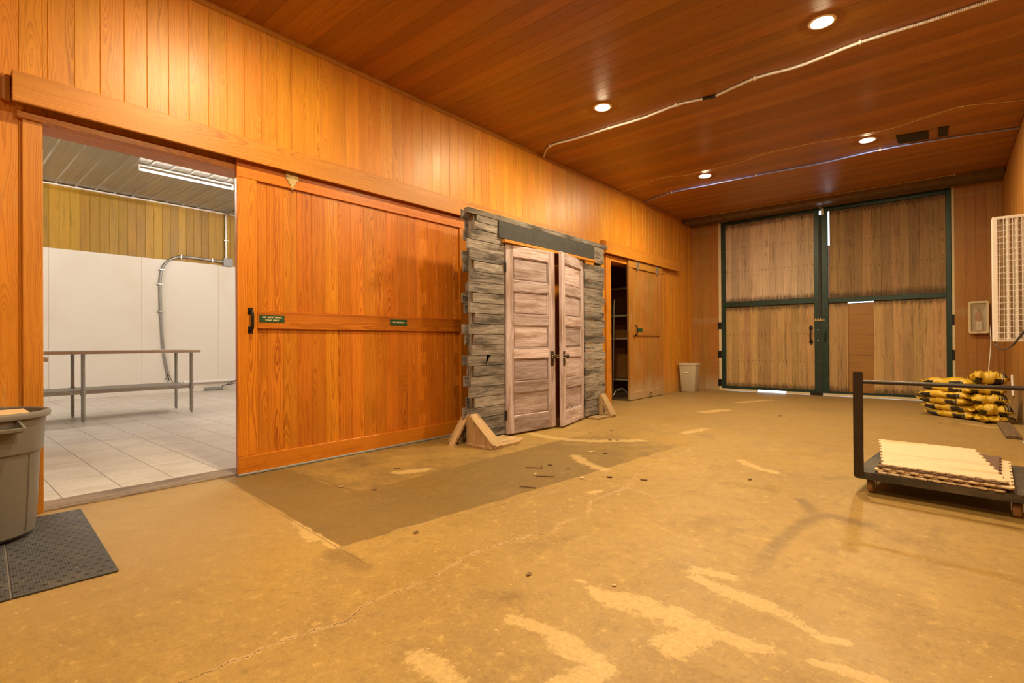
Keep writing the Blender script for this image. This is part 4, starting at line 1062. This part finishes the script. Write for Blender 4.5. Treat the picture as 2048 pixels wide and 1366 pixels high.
# ================================================================== CART with foam tiles
CA = math.radians(-5.5)
CT = thing('platform_cart', 'low black platform cart with a push rail on casters', 'cart', (3.865, 4.205, 0), CA)
RC = Matrix.Translation((3.865, 4.205, 0)) @ Matrix.Rotation(CA, 4, 'Z')
LX, LY = .905, .945
d = MB()
poly = []
for (qx, qy, a0) in ((LX - .04, .04, -90), (LX - .04, LY - .04, 0), (.04, LY - .04, 90), (.04, .04, 180)):
    for k in range(5): a = math.radians(a0 + k * 22.5); poly.append((qx + .04 * math.cos(a), qy + .04 * math.sin(a)))
d.prism(poly, 'z', .106, .155, T=RC); d.build('deck', 'deck', CT)
def caster(x, y, ang):
    c = MB(); Tc = RC @ Matrix.Translation((x, y, 0)) @ Matrix.Rotation(ang, 4, 'Z')
    c.box(-.035, .035, -.03, .03, .100, .107, c=.002, T=Tc)
    for s_ in (-.025, .025): c.prism([(-.015, .10), (.02, .10), (.012, .035), (-.008, .035)], 'y', s_ - .002, s_ + .002, T=Tc)
    o = c.build('caster', 'zinc', CT)
    w = MB(); prof = [Vector((0, t, .043)) for t in (-.018, .018)]
    w.tube([Tc @ Vector((0, -.018, .042)), Tc @ Vector((0, -.012, .042)), Tc @ Vector((0, .012, .042)), Tc @ Vector((0, .018, .042))], [.037, .042, .042, .037], 24); w.build('wheel', 'wheel', o)
for x, y in ((.085, .115), (LX - .10, .10), (.085, LY - .12), (LX - .10, LY - .12)): caster(x, y, math.radians(82 + random.uniform(-5, 5)))
for x in (.004, LX - .062):
    u_ = MB(); pl = [(x, .12), (x + .058, .12), (x + .058, .83), (x + .050, .84), (x + .008, .84), (x, .83)]
    u_.prism(pl, 'y', -.004, .006, T=RC); u_.build('upright', 'cart', CT)
u_ = MB(); u_.cyl(RC @ Vector((.025, .016, .77)), RC @ Vector((LX - .03, .016, .77)), .0135, 16); u_.build('push_rail', 'cart', CT)
# interlocking foam tiles
def foam_tile(pts, z, t, label, seed, dark=False):
    """square tile with dovetail teeth along its edges; pts = four world corners"""
    random.seed(seed)
    P = [Vector((*p, 0)) for p in pts]; out = []
    n = 17
    for e in range(4):
        a, b_ = P[e], P[(e + 1) % 4]; dd = (b_ - a); L = dd.length; dd.normalize(); nn = Vector((dd.y, -dd.x, 0))
        for k in range(n):
            s0, s1 = L * k / n, L * (k + 1) / n
            o_ = .012 if k % 2 == 0 else 0.0
            w = .004 if k % 2 == 0 else -.004
            out.append(a + dd * max(0, s0 - w) + nn * o_); out.append(a + dd * min(L, s1 + w) + nn * o_)
    mb = MB(); mb.prism([(p.x, p.y) for p in out], 'z', z, z + t * .3, mi=1)
    mb.prism([(p.x, p.y) for p in out], 'z', z + t * .3, z + t, mi=0, g='x')
    return tag(mb.build('foam_tile', ['foamd' if dark else 'foam', 'foamd']), label, 'foam tile', 'stack of foam tiles on the cart')
th = .012
FT = [((4.015, 4.215), (4.61, 4.135), (4.66, 5.02), (4.06, 5.09), 'wood-print foam tile at the very bottom of the stack on the cart', False),
      ((3.995, 4.235), (4.60, 4.16), (4.645, 5.03), (4.05, 5.10), 'wood-print foam tile second from the bottom on the cart', False),
      ((4.04, 4.225), (4.645, 4.125), (4.69, 5.00), (4.08, 5.09), 'wood-print foam tile jutting out toward the wall in the cart stack', False),
      ((4.01, 4.235), (4.59, 4.15), (4.65, 5.09), (4.03, 5.16), 'brown-faced foam tile just beneath the topmost pale one', True),
      ((4.035, 4.245), (4.625, 4.165), (4.515, 5.245), (3.935, 5.285), 'topmost pale wood-print foam tile on the cart', False)]
for i, (a, b_, c_, d_, lab, dk) in enumerate(FT): foam_tile((a, b_, c_, d_), .1555 + i * (th + .0006), th, lab, 50 + i, dk)

# ================================================================== SACKS
def make_sack(seed, L=.64, Wd=.40, T_=.115):
    rs = np.random.RandomState(seed); nu, nv = 30, 18; mb = MB(); rr = rs.rand() * .4 + (.6 if seed > 10 else 0)
    ph = rs.rand(8) * 6.28
    def wr(u, v, k): return .010 * math.sin(7 * u + 3 * v + ph[k]) + .007 * math.sin(15 * u - 9 * v + ph[k + 1]) + .006 * math.sin(4 * u * v * 9 + ph[k + 2])
    def pt(i, j, top):
        u = -1 + 2 * i / nu; v = -1 + 2 * j / nv
        au = min(abs(u) / .90, 1.0)
        prof = max(0.0, (1 - au ** 6)) ** .55 * max(0.0, 1 - abs(v) ** 5) ** .5
        pinch = 1.0 + .04 * math.sin(u * 9 + ph[5]) - .05 * (1 - au) + (.06 if abs(u) > .93 else 0)
        x = u * L / 2; y = v * Wd / 2 * pinch
        z = T_ / 2 + (T_ / 2 * prof if top else -T_ / 2 * prof)
        if abs(u) > .9: z += .014 * math.sin(v * 6 + ph[6]) + (.012 if u > 0 else -.008)
        if 0 < i < nu and 0 < j < nv: z += wr(u, v, 0 if top else 3) * (1 if top else .35)
        return Vector((x, y, z))
    base = 0; ids = {}
    for top in (1, 0):
        for i in range(nu + 1):
            for j in range(nv + 1):
                edge = i in (0, nu) or j in (0, nv)
                if edge and not top: ids[(i, j, 0)] = ids[(i, j, 1)]; continue
                ids[(i, j, top)] = len(mb.v); mb.v.append(pt(i, j, top))
    for top in (1, 0):
        for i in range(nu):
            for j in range(nv):
                q = [(i, j), (i + 1, j), (i + 1, j + 1), (i, j + 1)]
                if not top: q = q[::-1]
                mb.face([ids[(a, b_, top)] for a, b_ in q], [(-1 + 2 * a / nu, -1 + 2 * b_ / nv + (0 if top else 10)) for a, b_ in q], rr, 0, True)
    return mb
def sack(x, y, z, rot, tilt, seed, label, **k):
    mb = make_sack(seed, **k); o = mb.build('sack', 'sack', angle=75)
    o.location = (x, y, z); o.rotation_euler = (math.radians(tilt[0]), math.radians(tilt[1]), math.radians(rot))
    return tag(o, label, 'sack', 'yellow sacks piled in the corner')
LS = [(4.50, 9.25, 0.000, 142, (0, 0), 1, 'yellow sack at the floor of the stack beside the barn door'),
      (4.47, 9.26, 0.085, 145, (1, 0), 2, 'yellow sack second from the floor beside the barn door'),
      (4.42, 9.27, 0.175, 142, (0, 1), 3, 'yellow sack third from the floor beside the barn door'),
      (4.42, 9.25, 0.262, 147, (-1, 0), 4, 'yellow sack fourth from the floor beside the barn door'),
      (4.45, 9.26, 0.345, 144, (0, -1), 5, 'yellow sack fifth from the floor beside the barn door'),
      (4.46, 9.27, 0.425, 146, (1, 1), 6, 'yellow sack on top of the stack beside the barn door')]
for x, y, z, ro, ti, sd, lab in LS: sack(x, y, z, ro, ti, sd, lab, L=.66, Wd=.40, T_=.10)
RS = [(4.79, 8.98, 0.000, 205, (0, 2), 11, 'crumpled dull sack at the floor of the stack against the boarded wall', dict(T_=.09)),
      (4.80, 9.00, 0.095, 190, (0, -4), 12, 'yellow sack with dark end second from the floor by the boarded wall', dict(T_=.14)),
      (4.79, 9.05, 0.225, 182, (0, 3), 13, 'yellow sack with dark end third from the floor by the boarded wall', dict(T_=.13)),
      (4.78, 9.08, 0.350, 176, (2, -2), 14, 'yellow sack fourth from the floor by the boarded wall', dict(T_=.12)),
      (4.78, 9.10, 0.465, 186, (8, -3), 15, 'plump yellow sack topping the stack by the boarded wall', dict(T_=.16))]
for x, y, z, ro, ti, sd, lab, kw in RS: sack(x, y, z, ro, ti, sd, lab, L=.36, Wd=.46, **kw)
random.seed(77)
q = MB(); q.box(4.845, 4.965, 7.52, 8.75, 0, .035, g='y', c=.003)
tag(q.build('wooden_plank', 'plank'), 'short dull brown plank lying on the floor along the boarded wall', 'plank')

# ================================================================== WASTEBASKET
def wastebasket():
    r = thing('wastebasket', 'beige plastic wastebasket in the corner beside the barn door', 'wastebasket', (.235, 10.62, 0))
    def ring(w, d_, rad, z, n=6):
        pts = []
        for (sx_, sy_, a0) in ((1, -1, -90), (1, 1, 0), (-1, 1, 90), (-1, -1, 180)):
            for k in range(n + 1):
                a = math.radians(a0 + 90 * k / n); pts.append(Vector((.235 + sx_ * (w - rad) + rad * math.cos(a), 10.62 + sy_ * (d_ - rad) + rad * math.sin(a), z)))
        return pts
    def loft(rings, name, mat):
        mb = MB(); n = len(rings[0])
        for rg in rings: mb.v += rg
        for i in range(len(rings) - 1):
            for k in range(n):
                k2 = (k + 1) % n; mb.face([i * n + k, i * n + k2, (i + 1) * n + k2, (i + 1) * n + k], [(0, 0)] * 4, .5, 0, True)
        return mb.build(name, mat, r)
    loft([ring(.02, .02, .01, .012), ring(.135, .105, .04, .004), ring(.145, .115, .045, .02), ring(.185, .150, .05, .575), ring(.178, .143, .05, .575), ring(.138, .108, .04, .025), ring(.02, .02, .01, .02)], 'body', 'bin')
    loft([ring(.184, .149, .05, .565), ring(.196, .161, .055, .568), ring(.196, .161, .055, .598), ring(.188, .153, .052, .604), ring(.178, .143, .05, .598), ring(.178, .143, .05, .565)], 'rim', 'bin')
    q = MB(); q.box(.20, .27, 10.4795, 10.4815, .43, .50, c=.0005, T=None)
    m_ = MB(); m_.box(.19, .265, 10.468, 10.476, .40, .425, c=.001); m_.build('pale_mark', 'paper', r)['label'] = 'small pale worn mark'
wastebasket()

# ================================================================== RIGHT-HAND WALL: fixture, cabinet, thermometer
r = thing('guarded_light', 'white fluorescent fixture with wire guard standing on end on a thin pole', 'light fixture', (4.98, 7.30, 0))
x0, x1, z0, z1, yf = 4.738, 5.075, 1.032, 2.316, 7.20
b = MB(); b.box(x0, x1, yf + .055, yf + .14, z0, z1, c=.006); b.box(x0, x0 + .040, yf, yf + .06, z0, z1, c=.004); b.box(x1 - .04, x1, yf, yf + .06, z0, z1, c=.004); b.box(x0 + .04, x1 - .04, yf, yf + .06, z1 - .025, z1, c=.003); b.box(x0 + .04, x1 - .04, yf, yf + .06, z0, z0 + .025, c=.003); b.build('housing', 'white', r)
for xx in (4.855, 4.918, 4.981):
    t = MB(); t.cyl((xx, yf + .035, z0 + .04), (xx, yf + .035, z1 - .04), .0175, 14)
    for zz in (z0 + .035, z1 - .035): t.box(xx - .016, xx + .016, yf + .02, yf + .055, zz - .012, zz + .012)
    t.build('tube', 'whitep', r)
for xx in (4.83, 4.888, 4.948): 
    pass
k = MB(); k.box(x0 + .04, x1 - .04, yf + .048, yf + .0545, z0 + .025, z1 - .025); k.build('reflector', 'tan', r)
g_ = MB(); n = 21
for i in range(n):
    z = z0 + .03 + (z1 - z0 - .06) * i / (n - 1); g_.cyl((x0 + .03, yf - .010, z), (x1 - .03, yf - .010, z), .0028, 6)
x = x0 + .05
while x < x1 - .02: g_.cyl((x, yf - .007, z0 + .02), (x, yf - .007, z1 - .02), .0034, 6); x += .0335
for zz in (z0 + .25, (z0 + z1) / 2, z1 - .06): g_.cyl((x0 + .032, yf - .006, zz), (x0 + .032, yf + .004, zz), .006, 8)
g_.build('wire_guard', 'white', r)
p = MB(); p.cyl((4.985, 7.30, .02), (4.985, 7.30, 1.5), .016, 14); p.build('pole', 'beam', r)
p = MB(); p.lathe([(0, 0), (.045, 0), (.047, .008), (.03, .016), (.017, .03), (0, .03)], (4.985, 7.30, 0), 24); p.build('foot', 'zinc', r)
b = MB(); b.box(5.0, WX - .001, 7.28, 7.32, 1.9, 1.94); b.build('wall_bracket', 'iron', r)
q = MB(); q.tube(spline([(5.06, 7.02, 1.28), (5.0, 7.03, 1.21), (4.93, 7.05, 1.10), (4.875, 7.07, 1.005), (4.83, 7.09, .965), (4.785, 7.12, .955), (4.765, 7.16, .985), (4.745, 7.24, 1.04)], 8), [.010 if i < 26 else .006 for i in range(57)], 10)
tag(q.build('power_cord', 'wire'), 'dark power cord looping below the guarded light fixture', 'cord')
q = MB(); q.tube(spline([(4.925, 11.36, 1.30), (4.925, 11.2, 1.03), (4.91, 11.15, .8), (4.885, 11.1, .50), (4.87, 11.1, .02)], 6), .007, 8)
tag(q.build('cord', 'whitep'), 'thin white cord hanging behind the sacks below the extinguisher cabinet', 'cord')
# extinguisher cabinet
r = thing('extinguisher_cabinet', 'beige fire extinguisher cabinet with a cloudy window on the end wall', 'cabinet', (4.785, D, 1.17))
def rrect(x0, x1, z0, z1, rad, n=5):
    pts = []
    for (qx, qz, a0) in ((x1 - rad, z0 + rad, -90), (x1 - rad, z1 - rad, 0), (x0 + rad, z1 - rad, 90), (x0 + rad, z0 + rad, 180)):
        for k in range(n + 1): a = math.radians(a0 + 90 * k / n); pts.append((qx + rad * math.cos(a), qz + rad * math.sin(a)))
    return pts
def ringframe(outer, inner, y0, y1):
    mb = MB(); n = len(outer)
    for yy in (y0, y1):
        for p in outer: mb.v.append(Vector((p[0], yy, p[1])))
        for p in inner: mb.v.append(Vector((p[0], yy, p[1])))
    for k in range(n):
        k2 = (k + 1) % n
        mb.face([k, k2, n + k2, n + k], [(0, 0)] * 4, .5); mb.face([2 * n + k2, 2 * n + k, 3 * n + k, 3 * n + k2], [(0, 0)] * 4, .5)
        mb.face([k2, k, 2 * n + k, 2 * n + k2], [(0, 0)] * 4, .5); mb.face([n + k, n + k2, 3 * n + k2, 3 * n + k], [(0, 0)] * 4, .5)
    return mb
ringframe(rrect(4.66, 4.91, 1.162, 1.692, .03), rrect(4.69, 4.88, 1.195, 1.66, .012), D - .11, D - .085).build('door_frame', 'beige', r)
ringframe(rrect(4.665, 4.905, 1.167, 1.687, .03), rrect(4.68, 4.89, 1.185, 1.67, .02), D - .085, D).build('case', 'beige', r)
one_box('back_plate', 'paper', r, 4.67, 4.90, D - .006, D - .001, 1.17, 1.68)
one_box('window', 'cloud', r, 4.688, 4.882, D - .098, D - .095, 1.193, 1.662)['label'] = 'cloudy clear window'
k = MB(); k.box(4.77, 4.80, D - .116, D - .11, 1.17, 1.19, c=.003); k.build('latch', 'brass', r)
e = thing('fire_extinguisher', 'red extinguisher with a white tag behind the cloudy cabinet window', 'fire extinguisher', (4.785, D - .055, 1.2))
k = MB(); k.lathe([(0, 0), (.040, 0), (.042, .02), (.042, .26), (.032, .31), (.014, .33), (.014, .36), (0, .36)], (4.785, D - .05, 1.188), 24); k.build('cylinder', 'extred', e)
k = MB(); k.box(4.77, 4.80, D - .075, D - .03, 1.545, 1.57, c=.003); k.box(4.75, 4.84, D - .06, D - .04, 1.575, 1.59, c=.003); k.build('valve', 'iron', e)
one_box('tag', 'paper', e, 4.745, 4.825, D - .094, D - .0925, 1.21, 1.36)
# thermometer strip on the boarded wall
q = MB(); T = Matrix.Translation((WX - .012, 10.02, .40)) @ Matrix.Rotation(math.radians(-24), 4, 'X')
q.box(-.012, .010, -.045, .045, -.16, .16, c=.006, T=T)
tag(q.build('wall_tube', 'whitep'), 'short white plastic strip fixed low on the boarded wall near the sacks', 'strip')
one_box('switch_box', 'beige', None, 4.905, 4.935, D - .04, D - .001, 1.13, 1.27, c=.003)
tag(bpy.data.objects['switch_box'], 'small pale box on the end wall just beside the extinguisher cabinet', 'switch box')

# ================================================================== CEILING THINGS
def downlight(x, y, label):
    r = thing('recessed_light', label, 'ceiling light', (x, y, H), 0, 'recessed lamps in the board ceiling')
    k = MB(); k.lathe([(.078, .0), (.082, -.006), (.098, -.006), (.104, -.001), (.104, .0)], (x, y, H), 40); k.lathe([(.074, -.0005), (.078, -.004), (.082, -.006)], (x, y, H), 40); k.build('trim_ring', 'white', r)
    k = MB(); k.lathe([(0.0, -.013), (.03, -.0122), (.055, -.0095), (.070, -.0065), (.077, -.003)], (x, y, H), 40); k.build('lens', 'lamp', r)
downlight(3.595, 4.915, 'lit recessed lamp nearest the viewer, close to the conduit')
downlight(1.423, 5.05, 'lit recessed lamp nearer the plank partition, beside the metal conduit')
downlight(3.595, 8.20, 'lit recessed lamp beside the black ceiling patches')
downlight(1.446, 8.22, 'lit recessed lamp between the white and blue lines nearest the pine wall')
for x, y in ((1.43, 1.6), (3.6, 1.75), (3.6, -1.5)): downlight(x, y, 'lit recessed lamp in the ceiling out of view')
def line_on_ceiling(name, label, cat, pts, rad, z, mat, clips, clipmat, tape=None, n=10):
    r = thing(name, label, cat, (2.5, pts[0][1], H))
    P = [(x, y, z) for x, y in pts]
    k = MB(); sp_ = spline(P, 10); k.tube(sp_, rad, n); k.build('line', mat, r)
    for x, y in clips:
        c = MB(); c.box(x - .010, x + .010, y - rad - .005, y + rad + .005, z - rad - .003, H - .0005, c=.002); c.box(x - .008, x + .008, y + rad, y + rad + .022, H - .012, H - .0005, c=.002); c.build('clip', clipmat, r)
    if tape:
        c = MB(); c.tube([p for p in sp_ if tape[0] <= p.x <= tape[1]], rad + .003, 12); c.build('tape_wrap', 'black', r)['label'] = 'black tape wrap'
line_on_ceiling('metal_conduit', 'wavy ribbed metal conduit clipped across the board ceiling', 'conduit',
                [(.03, 5.79), (.329, 5.54), (.75, 5.56), (1.217, 5.56), (1.65, 5.575), (2.092, 5.52), (2.388, 5.575), (2.502, 5.59), (2.917, 5.485), (3.317, 5.52), (3.803, 5.444), (4.251, 5.455), (4.646, 5.45), (5.08, 5.44)], .0135, H - .016, 'flex',
                [(.329, 5.54), (1.217, 5.56), (2.092, 5.52), (2.917, 5.485), (3.803, 5.444)], 'whitep', (2.36, 2.53), 12)
line_on_ceiling('white_cable', 'thin white cable stapled across the board ceiling past the lamps', 'cable',
                [(.03, 8.10), (.5, 7.93), (.909, 7.838), (1.225, 7.955), (1.65, 7.97), (2.068, 7.924), (2.386, 7.806), (2.7, 7.80), (2.996, 7.812), (3.3, 7.88), (3.647, 7.95), (3.955, 7.921), (4.3, 7.78), (4.531, 7.719), (4.8, 7.86), (5.085, 8.0)], .0042, H - .005, 'whitep',
                [(.909, 7.838), (2.386, 7.806), (4.531, 7.719)], 'whitep', None, 8)
line_on_ceiling('blue_pipe', 'straight blue plastic pipe clipped across the board ceiling', 'pipe',
                [(.03, 8.94), (.689, 8.693), (1.4, 8.70), (2.083, 8.708), (2.6, 8.74), (3.024, 8.761), (3.693, 8.70), (4.331, 8.776), (5.085, 8.955)], .011, H - .013, 'blue',
                [(.689, 8.693), (2.083, 8.708), (3.693, 8.70)], 'white', None, 10)
line_on_ceiling('thin_wire', 'thin pale wire running along the dark header over the barn doors', 'wire',
                [(.3, 10.80), (1.509, 10.82), (2.3, 10.845), (2.625, 10.825), (3.5, 10.83), (4.5, 10.83)], .003, H - .004, 'whitep', [(2.625, 10.825), (4.5, 10.83)], 'whitep', None, 6)
q = MB(); q.prism([(3.93, 8.62), (3.90, 8.58), (3.892, 8.26), (4.222, 8.335), (4.219, 8.66)], 'z', H - .012, H - .0005)
tag(q.build('black_patch', 'black'), 'larger black plastic patch fixed flat to the ceiling by the blue pipe', 'patch', 'black patches on the ceiling')
q = MB(); q.prism([(4.314, 8.303), (4.418, 8.336), (4.408, 8.70), (4.316, 8.67)], 'z', H - .012, H - .0005)
tag(q.build('black_patch', 'black'), 'narrow black plastic patch on the ceiling next to the larger one', 'patch', 'black patches on the ceiling')

# ================================================================== DRY LEAVES on the floor
def leaf_mesh(seed, L):
    rs = random.Random(seed); mb = MB(); n = 9; w = L * rs.uniform(.28, .42); cur = rs.uniform(.03, .12)
    for i in range(n + 1):
        t = i / n; ww = w * math.sin(math.pi * min(1, t * .96 + .02)) ** .8 * (1 + .35 * math.sin(t * 22 + seed)); x = (t - .5) * L
        zc = .004 + cur * L * .35 * (2 * t - 1) ** 2
        for s_ in (-1, 0, 1): mb.v.append(Vector((x, s_ * ww, zc + (abs(s_) * ww * cur * .9) + rs.uniform(0, .002))))
    for i in range(n):
        for s_ in range(2):
            a = i * 3 + s_; mb.face([a, a + 3, a + 4, a + 1], [(0, 0)] * 4, .5, 0, True)
    nb = len(mb.v)      # underside, so that the leaf has a little thickness
    for p in list(mb.v): mb.v.append(p - Vector((0, 0, .0009)))
    for f in list(mb.f): mb.face([q + nb for q in f[::-1]], [(0, 0)] * 4, .5, 0, True)
    rim = [i * 3 for i in range(n + 1)] + [n * 3 + 1] + [i * 3 + 2 for i in range(n, -1, -1)] + [1]
    for a, b_ in zip(rim, rim[1:] + rim[:1]): mb.face([a, b_, b_ + nb, a + nb], [(0, 0)] * 4, .5)
    return mb
LV = [(.97, 2.02), (1.22, 2.14), (2.36, 3.5), (2.21, 3.34), (2.6, 3.6), (1.86, 3.2), (1.96, 3.52), (1.76, 3.54), (1.77, 4.19), (1.9, 4.23), (1.2, 5.09), (1.33, 5.36), (1.6, 4.85), (1.66, 4.9), (2.91, 1.8), (3.26, 1.95), (2.11, 1.8), (2.58, 7.9), (4.3, 8.45), (.84, 2.62), (.95, 6.27), (3.22, 4.11)]
protos = []
for i, (x, y) in enumerate(LV):
    if i < 5:
        o = leaf_mesh(i, .034 + .007 * i).build('dry_leaf', 'leafp' if i in (0, 3) else 'leaf'); protos.append(o)
    else:
        o = protos[i % 5].copy(); COL.objects.link(o)
    if i in (14, 15): o.scale = (.62, .62, .62)
    o.location = (x, y, .0012); o.rotation_euler = (0, 0, i * 1.7)
    pale = (i % 5) in (0, 3)
    tag(o, 'small pale dry leaf lying on the concrete floor' if pale else 'small brown dry leaf lying on the concrete floor', 'leaf', 'pale dry leaves on the floor' if pale else 'brown dry leaves on the floor')
TW = [((1.66, 3.33), (1.78, 3.40), (1.72, 3.47)), ((1.90, 3.16), (2.02, 3.24)), ((1.98, 2.86), (2.10, 2.90))]
for i, pts in enumerate(TW):
    k = MB(); k.tube([(p[0], p[1], .006) for p in pts], .004, 6)
    tag(k.build('twig', 'leaf'), ('bent', 'straight thin', 'short thick')[i] + ' dark twig lying on the concrete floor', 'twig')
